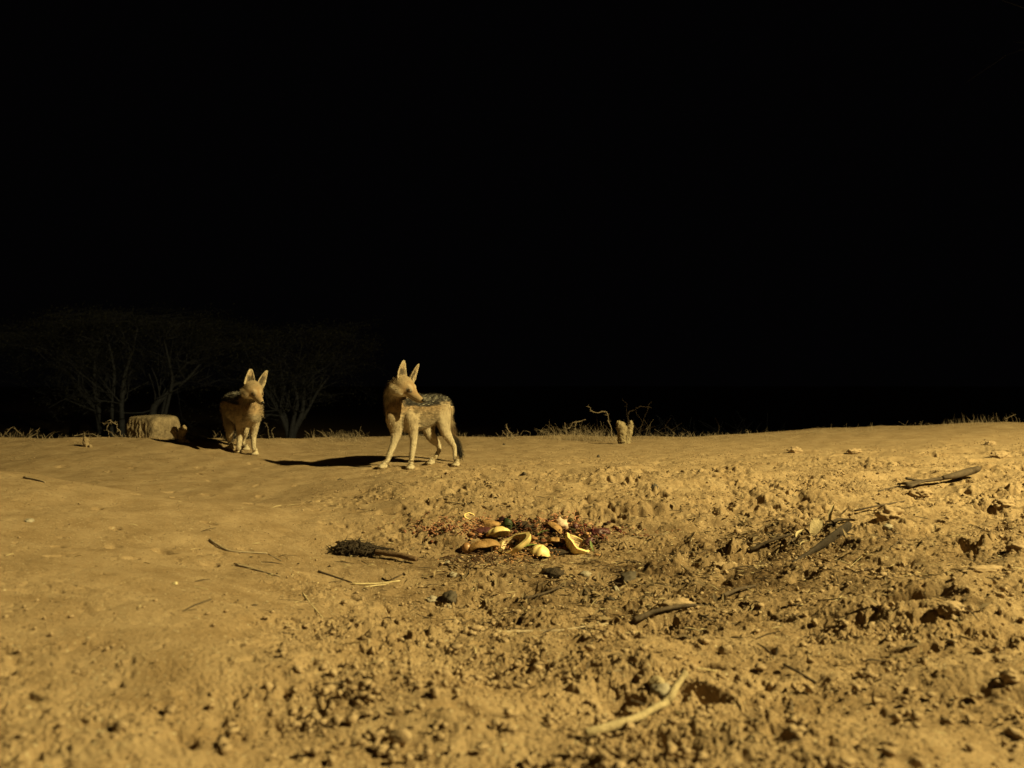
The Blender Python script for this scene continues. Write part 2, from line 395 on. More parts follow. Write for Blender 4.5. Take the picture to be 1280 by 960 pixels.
litter('straw_litter', 650, M['straw'], .40, 2.4, .60, .55, .008, .05, .0006, .0014, 'bits of pale straw scattered through the hollow round the food', 'straw')
litter('twig_litter', 700, M['darktwig'], .45, 2.4, .55, .5, .01, .07, .0008, .0024, 'dark broken twig bits scattered through the hollow', 'twig bits')
def leaf_litter():
    V = []; Fc = []; n = 0
    for (cx, cy, sx, sy, cnt) in [(1010, 672, 38, 16, 150), (730, 745, 60, 20, 120), (930, 665, 60, 22, 90), (1130, 700, 80, 40, 60), (600, 725, 50, 18, 50), (850, 760, 60, 20, 60)]:
        for i in range(cnt):
            p = at(random.gauss(cx, sx), random.gauss(cy, sy)); a = random.random() * 6.28; ti = random.gauss(0, .45); l_ = random.uniform(.006, .022); w_ = l_ * random.uniform(.2, .45)
            d = Vector((math.cos(a) * math.cos(ti), math.sin(a) * math.cos(ti), math.sin(ti))); s_ = Vector((-math.sin(a), math.cos(a), random.gauss(0, .4))).normalized(); u = Vector((0, 0, 1))
            c = p + u * (.005 + abs(math.sin(ti)) * l_ * .8); k = w_ * .5
            V += [tuple(c - d * l_), tuple(c - s_ * w_ + u * k), tuple(c), tuple(c + s_ * w_ + u * k), tuple(c + d * l_ + u * k)]
            Fc += [(n, n + 1, n + 2), (n, n + 2, n + 3), (n + 1, n + 4, n + 2), (n + 2, n + 4, n + 3)]; n += 5
    o = bulk('leaf_litter', np.array(V), np.array(Fc), M['deadleaf'], False); tag(o, 'small dead leaf flakes lying in the hollow and on the right slope', 'leaf litter', kind='stuff')
leaf_litter()

# ---------------------------------------------------------------- jackals
TAN = np.array((.355, .265, .17)); PALE = np.array((.54, .455, .34)); RUST = np.array((.40, .255, .145)); DARK = np.array((.035, .030, .028)); WHITE = np.array((.72, .66, .56))
def jackal(label, torso, neck, legs, tail, head_c, head_n, ears, seed):
    rs = np.random.default_rng(seed)
    bm_v = []; bm_f = []; cols = []; tans = []; kind = []
    def put(V, Ff, colf, SA, T, k, flip=1):
        n = len(bm_v); bm_v.extend(V); bm_f.extend([tuple(i + n for i in f) for f in Ff])
        for (s, a), t in zip(SA, T): cols.append(colf(s, a)); tans.append(t * flip); kind.append(k)
    def c_torso(s, a):
        up = math.sin(a)
        c = TAN * 1.0
        if up < -.2: c = TAN + (PALE - TAN) * min(1, (-up - .2) * 1.6)
        if up > .34 + .22 * max(0, s - .45) and s > .24: c = np.array((-1., -1., -1.))      # saddle
        elif up > .05: c = RUST * .5 + TAN * .5
        return c
    V, Ff, SA, T = loft(torso, 26, 6); put(V, Ff, c_torso, SA, T, 0)
    def c_neck(s, a):
        c = TAN * .35 + RUST * .60
        f = math.sin(a)
        if f < -.1: c = c + (PALE - c) * min(1, (-f) * 1.1)
        return c
    V, Ff, SA, T = loft(neck, 22, 5, hint=(torso[-1][0] - torso[0][0]).normalized()); put(V, Ff, c_neck, SA, T, 1, -1)
    for st, paw, fwd in legs:
        st = [(Vector(p), *r) for p, *r in st]
        c_leg = lambda s, a: (TAN * 1.0 + (PALE - TAN) * min(1, s * 1.8)) if s > .12 else TAN
        V, Ff, SA, T = loft(st, 16, 5, hint=fwd); put(V, Ff, c_leg, SA, T, 2)
        side = fwd.cross(Vector((0, 0, 1))).normalized()
        f3 = Vector((fwd.x, fwd.y, 0)).normalized()
        # paw: pad plus four toes
        for c, sz in [(paw + Vector((0, 0, .013)) - f3 * .004, .019)] + [(paw + f3 * (.017 - .004 * abs(k)) + side * k * .0085 + Vector((0, 0, .0085)), .0095) for k in (-1.5, -.5, .5, 1.5)]:
            v, f = ICO[2]; n = len(bm_v)
            for q in v:
                bm_v.append(c + (f3 * q[0] * 1.35 + side * q[1]) * sz + Vector((0, 0, q[2] * sz * .9))); cols.append(PALE); tans.append(-f3); kind.append(3)
            bm_f.extend([tuple(i + n for i in g) for g in f])
    def c_tail(s, a): return TAN if s < .25 else (RUST * .35 if s < .5 else DARK)
    V, Ff, SA, T = loft(tail, 14, 5, hint=(0, 1, 0)); put(V, Ff, c_tail, SA, T, 4)
    # head frame
    fwd = (head_n - head_c).normalized(); Lh = (head_n - head_c).length
    left = Vector((0, 0, 1)).cross(fwd).normalized(); up = fwd.cross(left).normalized()
    k = Lh / .150
    def hp(u, v_, w_): return head_c + (fwd * u + left * v_ + up * w_) * k
    hs = [(-.066, .024, .024, -.004), (-.052, .044, .042, -.002), (-.024, .056, .053, .001), (.004, .0575, .052, -.002), (.026, .050, .045, -.005), (.046, .038, .037, -.010),
          (.066, .0300, .0310, -.016), (.092, .0235, .0255, -.021), (.118, .0195, .0215, -.0225), (.137, .0145, .0160, -.0215), (.147, .0095, .0110, -.0200)]
    V, Ff, SA, T = loft([(hp(u, 0, w_), a * k, b * k) for u, a, b, w_ in hs], 24, 4, hint=up); put(V, Ff, lambda s, a: TAN, SA, T, 5, -1)
    # cheeks, brow, lower jaw
    for (u, v_, w_, sx, sy, sz) in [(-.004, .042, -.026, .040, .026, .030), (-.004, -.042, -.026, .040, .026, .030), (.036, .024, .019, .022, .013, .012), (.036, -.024, .019, .022, .013, .012),
                                    (.084, 0, -.038, .048, .015, .010), (-.015, 0, -.035, .045, .042, .030)]:
        v, f = ICO[3]; n = len(bm_v)
        for q in v:
            bm_v.append(hp(u + q[0] * sx, v_ + q[1] * sy, w_ + q[2] * sz)); cols.append(TAN); tans.append(-fwd); kind.append(5)
        bm_f.extend([tuple(i + n for i in g) for g in f])
    # ears: cupped shells
    earinfo = []
    for base, tip, openv, wd in ears:
        ax = (tip - base); le = ax.length; ax.normalize()
        op = (openv - ax * openv.dot(ax)).normalized(); sd = ax.cross(op).normalized()
        nt, na = 14, 11; V = []; SA = []
        for layer in (0, 1):
            for i in range(nt):
                t = i / (nt - 1)
                wv = wd * math.sqrt(max(0.0, 1 - max(0, (t - .25) / .78) ** 1.55)) * (.86 + .14 * min(1, t / .3))
                for j in range(na):
                    th = (j / (na - 1) - .5) * 2 * math.radians(100 - 45 * t)
                    rr = wv * 1.0
                    o_ = sd * math.sin(th) * rr + op * (-math.cos(th) * rr * .75 + .2 * rr)
                    th_n = .0032 if layer else -.0032
                    nrm = (sd * math.sin(th) - op * math.cos(th))
                    V.append(base + ax * (t * le) + o_ + nrm * th_n * (1 - .45 * t)); SA.append((t, th, layer))
        idx = lambda l, i, j: l * nt * na + i * na + j
        Ff = []
        for i in range(nt - 1):
            for j in range(na - 1):
                Ff.append((idx(0, i, j), idx(0, i, j + 1), idx(0, i + 1, j + 1), idx(0, i + 1, j)))
                Ff.append((idx(1, i, j), idx(1, i + 1, j), idx(1, i + 1, j + 1), idx(1, i, j + 1)))
        for i in range(nt - 1):
            for j in (0, na - 1): Ff.append((idx(0, i, j), idx(0, i + 1, j), idx(1, i + 1, j), idx(1, i, j)) if j == 0 else (idx(1, i, j), idx(1, i + 1, j), idx(0, i + 1, j), idx(0, i, j)))
        for j in range(na - 1):
            for i in (0, nt - 1): Ff.append((idx(0, i, j), idx(1, i, j), idx(1, i, j + 1), idx(0, i, j + 1)))
        n = len(bm_v); bm_v.extend(V); bm_f.extend([tuple(q + n for q in f) for f in Ff])
        for t, th, l in SA:
            inner = l == 0
            rim = abs(th) > math.radians(70 - 35 * t) or t > .9
            cols.append((PALE * .95 if rim else (DARK * 1.6 if (t < .62 and abs(th) < math.radians(42)) else RUST * .45 + PALE * .45)) if inner else TAN * .95); tans.append(-ax); kind.append(6)
    # union by voxel remesh
    me = bpy.data.meshes.new('tmp'); me.from_pydata([tuple(v) for v in bm_v], [], bm_f); me.update()
    bmx = bmesh.new(); bmx.from_mesh(me); bmesh.ops.recalc_face_normals(bmx, faces=bmx.faces); bmx.to_mesh(me); bmx.free()
    tmp = bpy.data.objects.new('tmp', me); COL.objects.link(tmp)
    md = tmp.modifiers.new('r', 'REMESH'); md.mode = 'VOXEL'; md.voxel_size = .0030
    sm = tmp.modifiers.new('s', 'SMOOTH'); sm.factor = .5; sm.iterations = 4
    bpy.context.view_layer.update()
    body = bpy.data.meshes.new_from_object(tmp.evaluated_get(bpy.context.evaluated_depsgraph_get()))
    bpy.data.objects.remove(tmp)
    body.name = 'jackal'
    nv = len(body.vertices); co = np.empty(nv * 3); body.vertices.foreach_get('co', co); co = co.reshape(-1, 3)
    PRE_K = True
    nr = np.empty(nv * 3); body.vertices.foreach_get('normal', nr); nr = nr.reshape(-1, 3)
    kd = KDTree(len(bm_v))
    for i, v in enumerate(bm_v): kd.insert(v, i)
    kd.balance()
    carr = np.array([np.asarray(c) for c in cols]); tarr = np.array([t[:] for t in tans]); karr = np.array(kind)
    SADV = np.zeros(nv, bool); C = np.empty((nv, 3)); TT = np.empty((nv, 3)); K = np.empty(nv, int)
    for i in range(nv):
        r = kd.find_n(co[i], 3); ii = [q[1] for q in r]
        cc = carr[ii]; sad = (cc[:, 0] < 0).sum()
        SADV[i] = sad >= 2; C[i] = RUST if sad == 3 else cc[cc[:, 0] >= 0].mean(0)
        TT[i] = tarr[ii[0]]; K[i] = karr[ii[0]]
    ed_ = np.empty(len(body.edges) * 2, np.int32); body.edges.foreach_get('vertices', ed_); ed_ = ed_.reshape(-1, 2)
    deg = np.bincount(ed_.ravel(), minlength=nv)[:, None]; wgt = np.where((K == 6) | (K == 3), 0.0, np.where((K == 2) | (K == 4), .25, .6))[:, None]
    for it in range(18):
        acc = np.stack([np.bincount(ed_[:, 0], co[ed_[:, 1], a_], nv) + np.bincount(ed_[:, 1], co[ed_[:, 0], a_], nv) for a_ in range(3)], 1)
        co += wgt * (acc / deg - co)
        acc = np.stack([np.bincount(ed_[:, 0], C[ed_[:, 1], a_], nv) + np.bincount(ed_[:, 1], C[ed_[:, 0], a_], nv) for a_ in range(3)], 1)
        C += np.where(K == 6, 0, .8)[:, None] * (acc / deg - C)
    body.vertices.foreach_set('co', co.ravel()); body.update(); body.vertices.foreach_get('normal', (nrf := np.empty(nv * 3))); nr = nrf.reshape(-1, 3)
    # a saddle of black hairs flecked with silver
    sw = SADV.astype(float)
    for it in range(14): sw += .7 * ((np.bincount(ed_[:, 0], sw[ed_[:, 1]], nv) + np.bincount(ed_[:, 1], sw[ed_[:, 0]], nv)) / deg[:, 0] - sw)
    base_c = C.copy(); sd = np.ones(nv, bool)
    fl = pn(co[:, 0] * 40 + co[:, 2] * 60, co[:, 1] * 40 - co[:, 2] * 40, seed) + .7 * pn(co[:, 0] * 140, co[:, 2] * 140 + co[:, 1] * 50, seed + 3)
    C[sd] = DARK * 1.3 + (np.array((.25, .225, .20)) - DARK) * (.7 * ss(.1, .8, fl[sd]) * ss(.3, .85, nr[sd][:, 2]))[:, None]
    C[:] = base_c + (C - base_c) * ss(.25, .65, sw + .25 * pn(co[:, 0] * 70 + co[:, 1] * 30, co[:, 2] * 70, seed + 30))[:, None]
    # face
    f_, l_, u_ = np.array(fwd), np.array(left), np.array(up); rel = (co - np.array(head_c)) / k
    U, Vv, W = rel @ f_, rel @ l_, rel @ u_
    hd = (K == 5)
    def blend(m, c, a=1.0):
        m = (np.clip(m, 0, 1) * a * hd)[:, None]; C[:] = C * (1 - m) + c * m
    blend(ss(-.01, .05, U) * ss(-.016, .004, W), RUST * .82, .8)
    blend(ss(.012, .030, U) * ss(.062, .045, U) * ss(-.006, -.016, W) * ss(-.034, -.024, W), RUST * .6, .6)
    blend(ss(.0, .02, W) * ss(.05, .0, U), TAN * .92, .6)
    blend(ss(-.022, -.033, W) , WHITE, .75)                                    # throat and lips
    blend(ss(.028, .036, np.abs(Vv)) * ss(.0, -.02, W) * ss(.04, 0, U), PALE, .6)
    ed = np.sqrt((U - .057) ** 2 * .4 + (np.abs(Vv) - .030) ** 2 + (W - .002) ** 2 * 1.3)
    blend(ss(.0165, .0110, ed), DARK * 1.6, .9)
    blend(ss(.024, .013, np.sqrt((U - .056) ** 2 * .5 + (np.abs(Vv) - .025) ** 2 + (W - .020) ** 2)), PALE, .35)
    blend(ss(.0042, .0018, np.abs(W + .0315 + .004 * np.sin((U - .05) * 30))) * ss(.045, .06, U), DARK * 1.5, .85)   # mouth line
    tn = pn(co[:, 0] * 25 + co[:, 2] * 13, co[:, 1] * 25 + co[:, 2] * 21, seed + 8)
    tn2 = pn(co[:, 0] * 55 + co[:, 1] * 20, co[:, 2] * 60 + co[:, 1] * 30, seed + 12)
    C *= (1 + (.22 * tn) * np.where((K == 2) | (K == 5), .4, 1) + .16 * tn2 * np.where((K == 2) | (K == 5), .3, 1))[:, None]
    gr = (ss(.1, .7, tn2 + .4 * tn) * ((K == 0) | (K == 1)) * .35)[:, None]; C[:] = C * (1 - gr) + np.array((.20, .155, .11)) * gr
    C = np.clip(C, .01, 1)
    a = body.color_attributes.new('Col', 'FLOAT_COLOR', 'POINT'); arr = np.ones((nv, 4), np.float32); arr[:, :3] = C; a.data.foreach_set('color', arr.ravel())
    body.polygons.foreach_set('use_smooth', [True] * len(body.polygons)); body.materials.clear(); body.materials.append(M['fur'])
    root = Vector((float(co[:, 0].mean()), float(co[:, 1].mean()), float(co[:, 2].min())))
    body.transform(Matrix.Translation(-root))
    ob = bpy.data.objects.new('jackal', body); ob.location = root; link(ob); tag(ob, label, 'jackal', 'black-backed jackals')
    bpy.context.view_layer.update()
    # fur strands
    n = 62000; pick = rs.integers(0, nv, n)
    p = co[pick]; nn = nr[pick]; tt = TT[pick]; kk = K[pick]; cc = C[pick].copy()
    ln = np.select([kk == 0, kk == 1, kk == 2, kk == 3, kk == 4, kk == 5, kk == 6], [.022, .030, .009, .003, .036, .008, .007]) * (.5 + 1.0 * rs.random(n) ** 1.5)
    ck = (kk == 5) & (((rel[pick] @ f_) < .02) & ((rel[pick] @ u_) < -.0)); ln[ck] = .024 * (.6 + .6 * rs.random(ck.sum()))
    mu = (kk == 5) & ((rel[pick] @ f_) > .03); ln[mu] = .0025
    lift = np.select([kk == 4, kk == 1, kk == 2], [.60, .50, .26], .42)[:, None]
    d = tt + nn * lift + (rs.random((n, 3)) - .5) * .6 + .35 * np.stack([pn(p[:, 0] * 50, p[:, 2] * 50 + 3, 1), pn(p[:, 1] * 50 + 9, p[:, 2] * 50, 2), 0 * p[:, 0]], 1); d -= nn * np.minimum((d * nn).sum(1), 0)[:, None]; d /= np.linalg.norm(d, axis=1)[:, None]
    s = np.cross(d, nn); s /= (np.linalg.norm(s, axis=1) + 1e-9)[:, None]
    wd = np.where(kk == 5, .0009, .0014)[:, None]
    q0 = p - s * wd - nn * .001; q1 = p + s * wd - nn * .001; q2 = p + d * ln[:, None]
    V = np.stack([q0, q1, q2], 1).reshape(-1, 3) - np.array(root)
    sdl = sw[pick] > .2 + .6 * rs.random(n)
    fl2 = rs.random(n); cc[sdl] = np.where((fl2[sdl] < (.03 + .42 * ss(.0, .6, fl[pick][sdl])) * ss(.25, .85, nn[sdl][:, 2]) + .03)[:, None], np.array((.50, .46, .40)), DARK * 1.1)
    clump = ss(-.5, .5, pn(p[:, 0] * 75 + p[:, 1] * 40, p[:, 2] * 45 + p[:, 1] * 20, seed + 40))
    clump = np.where((kk == 2) | (kk == 3) | (kk == 5) | (kk == 6), .6 + .4 * clump, clump)
    dkh = ((kk == 0) | (kk == 1)) & (rs.random(n) < .16); cc[dkh] *= .35
    cc *= ((.50 + .55 * clump) * (.75 + .5 * rs.random(n)) + .10)[:, None]
    fo = bulk('fur', V, np.arange(n * 3).reshape(-1, 3), M['strands'], False)
    a = fo.data.color_attributes.new('Col', 'FLOAT_COLOR', 'POINT'); arr = np.ones((n * 3, 4), np.float32); arr[:, :3] = np.repeat(np.clip(cc, .01, 1), 3, 0); a.data.foreach_set('color', arr.ravel())
    fo.parent = ob
    def part(name, c, sz, m, sub=3):
        v, f = ICO[sub]; mb = MB(); mb.add([c + (fwd * q[0] * sz[0] + left * q[1] * sz[1] + up * q[2] * sz[2]) * k - root for q in v], f)
        me_ = mb.build(name, m); me_.parent = ob; return me_
    for s_ in (1, -1): part('eye', hp(.0560, s_ * .0305, .002), (.0095, .0065, .0080), M['eye'])
    part('nose', hp(.1480, 0, -.0150), (.0100, .0120, .0100), M['nose'])
    return ob

def g(px, py, dz=0): p = at(px, py); return Vector((p.x, p.y, p.z + dz))
def leg_down(st, paw, fwd):
    st = st + [(paw + Vector((0, 0, .030)) - Vector(fwd) * .012, .0125, .0135), (paw + Vector((0, 0, .014)), .014, .012)]
    a0, r0, q0 = st[0]; st = [(a0 + Vector((0, 0, q0 * .42)), r0 * .12, q0 * .12), (a0 + Vector((0, 0, q0 * .28)), r0 * .6, q0 * .6)] + st
    return (st, paw, Vector(fwd).normalized())
# the large one, standing broad and looking to the right
pw = [g(478, 586), g(513, 587), g(570, 583), g(538, 581)]
jackal('near jackal in the middle of the clearing, head turned right over its flecked back',
    torso=[(P(487, 519, 4.375), .006, .010), (P(490, 518, 4.395), .040, .056), (P(495, 517, 4.43), .062, .088), (P(502, 515, 4.47), .078, .104), (P(513, 516, 4.53), .079, .104), (P(525, 515, 4.60), .076, .096),
           (P(536, 513, 4.66), .069, .086), (P(546, 512, 4.72), .068, .084), (P(553, 513, 4.77), .056, .076), (P(559, 514, 4.81), .026, .040)],
    neck=[(P(500, 514, 4.48), .068, .085), (P(497, 503, 4.47), .064, .072), (P(496, 492, 4.46), .056, .060), (P(499, 484, 4.43), .048, .050), (P(502, 480, 4.40), .036, .036)],
    legs=[leg_down([(P(493, 522, 4.40), .040, .050), (P(495, 538, 4.43), .026, .036), (P(493, 552, 4.42), .0175, .0215), (P(487, 568, 4.39), .0150, .0165), (P(484, 576, 4.38), .0125, .0135)], pw[0], (-.85, -.5, 0)),
          leg_down([(P(513, 520, 4.44), .040, .052), (P(516, 537, 4.48), .027, .036), (P(517, 552, 4.48), .0190, .0225), (P(515, 568, 4.46), .0150, .0170), (P(514, 577, 4.455), .0125, .0135)], pw[1], (-.35, -.9, 0)),
          leg_down([(P(552, 508, 4.71), .050, .068), (P(554, 526, 4.67), .040, .058), (P(557, 540, 4.65), .028, .036), (P(564, 552, 4.71), .0160, .0200), (P(568, 561, 4.75), .0125, .0160), (P(569, 573, 4.71), .0115, .0120)], pw[2], (-.4, -.9, 0)),
          leg_down([(P(537, 515, 4.74), .045, .060), (P(535, 532, 4.68), .036, .050), (P(539, 546, 4.68), .025, .030), (P(546, 554, 4.76), .0155, .0190), (P(549, 561, 4.78), .0125, .0150), (P(544, 572, 4.74), .0115, .0120)], pw[3], (-.6, -.8, 0))],
    tail=[(P(558, 514, 4.81), .014), (P(560, 524, 4.83), .016), (P(563, 538, 4.86), .019), (P(568, 551, 4.86), .020), (P(573, 562, 4.85), .014), (P(576, 570, 4.84), .004)],
    head_c=P(506, 483, 4.36), head_n=P(531, 497.5, 4.29),
    ears=[(P(501, 479, 4.35), P(505.5, 450, 4.37), Vector((.70, -.75, .05)), .0295), (P(513, 478, 4.41), P(524.5, 455, 4.42), Vector((.85, -.30, .05)), .0270)], seed=5)
dB = at(309, 567.5).y - 5.36; print('dB', dB, [tuple(round(c,2) for c in g(*q)) for q in ((478,586),(513,587),(570,583),(538,581),(298,566),(319,569),(289,562),(308,563),(192,551),(780,555),(650,690))])
pw = [g(298, 566), g(319, 569), g(289, 562), g(308, 563)]
jackal('far jackal on the left edge of the clearing, facing the camera with lowered muzzle',
    torso=[(P(318, 518, 5.205 + dB), .006, .010), (P(317, 517, 5.225 + dB), .034, .048), (P(315, 515, 5.28 + dB), .058, .080), (P(311, 513, 5.34 + dB), .074, .100), (P(306, 512, 5.43 + dB), .078, .102), (P(301, 510, 5.52 + dB), .075, .094),
           (P(296, 508, 5.60 + dB), .068, .086), (P(292, 508, 5.68 + dB), .068, .086), (P(289, 509, 5.74 + dB), .056, .076), (P(287, 510, 5.79 + dB), .026, .040)],
    neck=[(P(314, 516, 5.32 + dB), .062, .075), (P(314, 507, 5.31 + dB), .060, .065), (P(314, 498, 5.30 + dB), .056, .056), (P(316, 491, 5.28 + dB), .046, .046), (P(317, 488, 5.27 + dB), .034, .034)],
    legs=[leg_down([(P(302, 520, 5.34 + dB), .040, .050), (P(301, 534, 5.37 + dB), .028, .036), (P(300, 545, 5.37 + dB), .0190, .0225), (P(299, 555, 5.35 + dB), .0155, .0170), (P(298.5, 560, 5.34 + dB), .0130, .0140)], pw[0], (.1, -1, 0)),
          leg_down([(P(318, 520, 5.32 + dB), .038, .048), (P(318, 533, 5.35 + dB), .026, .034), (P(317, 545, 5.35 + dB), .0180, .0215), (P(317, 556, 5.32 + dB), .0150, .0165), (P(317.5, 561, 5.31 + dB), .0125, .0135)], pw[1], (.3, -1, 0)),
          leg_down([(P(287, 512, 5.70 + dB), .045, .068), (P(286, 527, 5.66 + dB), .036, .055), (P(287, 538, 5.62 + dB), .027, .034), (P(287, 547, 5.70 + dB), .0160, .0200), (P(287, 552, 5.74 + dB), .0125, .0160), (P(288, 558, 5.70 + dB), .0115, .0120)], pw[2], (.1, -1, 0)),
          leg_down([(P(302, 512, 5.70 + dB), .045, .065), (P(305, 528, 5.64 + dB), .034, .052), (P(306, 538, 5.62 + dB), .026, .032), (P(304, 547, 5.70 + dB), .0155, .0190), (P(304, 552, 5.73 + dB), .0125, .0150), (P(306, 558, 5.69 + dB), .0115, .0120)], pw[3], (.3, -1, 0))],
    tail=[(P(287, 510, 5.80 + dB), .016), (P(284.5, 520, 5.83 + dB), .020), (P(285, 534, 5.85 + dB), .026), (P(286, 546, 5.86 + dB), .024), (P(287, 554, 5.86 + dB), .005)],
    head_c=P(317.5, 488, 5.19 + dB), head_n=P(329.5, 501, 5.10 + dB),
    ears=[(P(311.5, 485, 5.19 + dB), P(313.5, 460.5, 5.21 + dB), Vector((.35, -1, .05)), .0300), (P(324, 484, 5.24 + dB), P(334.5, 463, 5.26 + dB), Vector((.85, -.5, .05)), .0270)], seed=9)

# ---------------------------------------------------------------- food in the hollow
def rind(name, px, py, r, rot, label, squash=(1, 1, .8), open_=1.0, m1='peel', m2='pith', sink=.2, cat='citrus rind', group='halved citrus rinds in the food heap', seed=0, arc=360, dz=0.0):
    """half a squeezed fruit: an outer peel shell with a pith lining as its part; rot = Euler of the bowl (opening along +Z)"""
    p = at(px, py); c = p + Vector((0, 0, r * (1 - sink) * .55 + dz)); R = Matrix.Rotation(rot[2], 3, 'Z') @ Matrix.Rotation(rot[1], 3, 'Y') @ Matrix.Rotation(rot[0], 3, 'X')
    ni, nj = 11, 44
    def shell(rr, rim):
        V = []
        for i in range(ni):
            ph = math.pi / 2 * open_ * i / (ni - 1)
            for j in range(nj):
                th = math.radians(arc) * (j / (nj - 1) if arc < 360 else j / nj)
                wob = 1 + .05 * math.sin(3 * th + seed) + .035 * math.sin(7 * th + seed * 2)
                q = Vector((math.sin(ph) * math.cos(th) * squash[0], math.sin(ph) * math.sin(th) * squash[1], -math.cos(ph) * squash[2])) * rr * wob
                q.z += .06 * r * math.sin(2 * th + seed) * (i / (ni - 1)) ** 2 + .03 * r * math.sin(5 * th + seed) * (i / (ni - 1)) ** 3
                V.append(R @ q)
        return V
    wrap = arc >= 360; cnt = nj if wrap else nj - 1
    Fo = [(i * nj + j, i * nj + (j + 1) % nj, (i + 1) * nj + (j + 1) % nj, (i + 1) * nj + j) for i in range(ni - 1) for j in range(cnt)]
    A = shell(r, 0); B = shell(r * .78, 0); rimA = [(ni - 1) * nj + j for j in range(nj)]
    mb = MB(); r = r * 1.0; mb.add([c + v for v in A], [f[::-1] for f in Fo])
    # peel rim thickness: band from outer edge inwards
    mb.add([c + A[i] for i in rimA] + [c + A[i] * .06 + B[i] * .94 + (R @ Vector((0, 0, .02 * r))) for i in rimA], [(j, (j + 1) % nj, nj + (j + 1) % nj, nj + j) for j in range(cnt)])
    root = mb.build(name, M[m1], origin=c); tag(root, label, cat, group)
    mi = MB(); S = [v * (1 + .06 * math.sin(i * 12.9) * (.3 + .7 * math.sin(i * 3.7) ** 2)) for i, v in enumerate(B)]
    mi.add(S, Fo); pi = mi.build('pith', M[m2]); pi.parent = root
    return root
G = 'citrus rinds in the food heap'
rind('citrus_rind', 724, 690, .054, (math.radians(20), math.radians(30), math.radians(12)), 'large yellow citrus rind lying on its side, rightmost of the rinds', (1, .85, .80), group=G, seed=1, sink=-.1)
rind('citrus_rind', 642, 690, .059, (math.radians(24), math.radians(-26), math.radians(-10)), 'wide yellow citrus rind tipped open in the middle of the heap', (1.1, .78, .62), group=G, seed=2, sink=-.1)
rind('citrus_rind', 675, 698, .034, (math.radians(178), math.radians(14), math.radians(20)), 'small yellow rind face down in front of the heap, nearest of the rinds', (1.05, .9, .95), group=G, seed=3, sink=.4)
rind('citrus_rind', 623, 681, .038, (math.radians(150), math.radians(-10), math.radians(0)), 'yellow rind leaning face down on the brown peel at left of the heap', (1.15, .8, .7), group=G, seed=4, sink=-.7)
rind('citrus_rind', 588, 650, .024, (math.radians(35), math.radians(10), math.radians(30)), 'smallest yellow rind among red shreds at the back left of the heap', (1, .9, .8), group=G, seed=5, sink=.1)
rind('citrus_rind', 692, 668, .036, (math.radians(140), math.radians(22), math.radians(-40)), 'dull brownish yellow rind behind the green leaf in the heap', (1.1, .8, .7), group=G, seed=6, sink=.2, m1='brownpeel')
rind('brown_peel', 604, 691, .050, (math.radians(160), math.radians(-12), math.radians(10)), 'crumpled brown peel at the left end of the food heap', (1.15, .75, .62), m1='brownpeel', m2='brownpeel', cat='peel', group=None, seed=7, sink=.55)
rind('brown_peel', 652, 697, .030, (math.radians(190), math.radians(8), math.radians(0)), 'small flat brown peel in front of the wide open rind', (1.3, .7, .35), m1='brownpeel', m2='brownpeel', cat='peel', group=None, seed=8, sink=.9)
rind('brown_peel', 695, 685, .034, (math.radians(160), math.radians(28), math.radians(50)), 'curled brown peel between the nearest rind and the rightmost rind', (1.1, .8, .7), m1='brownpeel', m2='brownpeel', cat='peel', group=None, seed=9, sink=.3)
def blob(name, px, py, size, m, label, cat, rot=0, amp=.12, sink=.35, sub=3, seed=1, group=None, flat=None, fr=1.6, dz=0):
    p = at(px, py); mb = MB(); V, f = lump((0, 0, 0), size, rot, amp, fr, sub, seed, flat)
    mb.add(V, f); o = mb.build(name, M[m]); o.location = p + Vector((0, 0, size[2] * (1 - 2 * sink) + dz)); tag(o, label, cat, group); return o
blob('dark_fruit', 627, 660, (.021, .021, .022), 'dark_fruit', 'glossy round black fruit at the back of the food heap', 'fruit', amp=.02, sink=.1, seed=3)
blob('green_rind', 634, 664, (.020, .018, .026), 'green', 'dark green vegetable end leaning on the glossy black fruit', 'vegetable', amp=.12, sink=.1, seed=4)
blob('brown_onion', 583, 690, (.017, .016, .019), 'onion', 'small smooth brown onion at the left tip of the heap', 'onion', amp=.03, sink=.15, seed=5)
blob('purple_onion', 719, 664, (.012, .012, .013), 'purple', 'small dark red ball behind the rightmost rind', 'onion', amp=.05, sink=-.1, seed=6)
blob('purple_peel', 748, 668, (.040, .022, .014), 'purple', 'crumpled purple skin lying at the right end of the food heap', 'onion skin', amp=.35, sink=.2, seed=8, rot=-.2)
blob('purple_peel', 738, 680, (.026, .018, .012), 'purple', 'lower scrap of purple skin just right of the rightmost rind', 'onion skin', amp=.4, sink=.2, seed=18, rot=.5)
blob('meat_scrap', 607, 668, (.048, .024, .016), 'purple', 'dark red wet scrap behind the brown peel', 'meat scrap', amp=.3, sink=.25, seed=11)
blob('meat_scrap', 700, 664, (.030, .022, .026), 'red', 'pinkish red chunk piled at the back right of the heap', 'meat scrap', amp=.4, sink=.1, seed=12, fr=2.4)
blob('bread_chunk', 612, 662, (.036, .022, .018), 'brownpeel', 'tan crumbly chunk behind the leaning yellow rind', 'food chunk', amp=.35, sink=.1, seed=13, fr=2.2)
blob('dark_lump', 690, 720, (.030, .020, .015), 'dung', 'dark crumbly lump below the food heap', 'lump', fr=2.8, amp=.6, sink=.25, seed=14)
blob('dark_scrap', 655, 662, (.050, .022, .016), 'dung', 'black wilted scrap between the black fruit and the pinkish chunk', 'food scrap', amp=.45, sink=.2, seed=15, fr=2.4)
blob('dark_scrap', 690, 692, (.050, .026, .012), 'dung', 'black wilted scrap under the curled brown peel', 'food scrap', amp=.45, sink=.4, seed=16, fr=2.4)
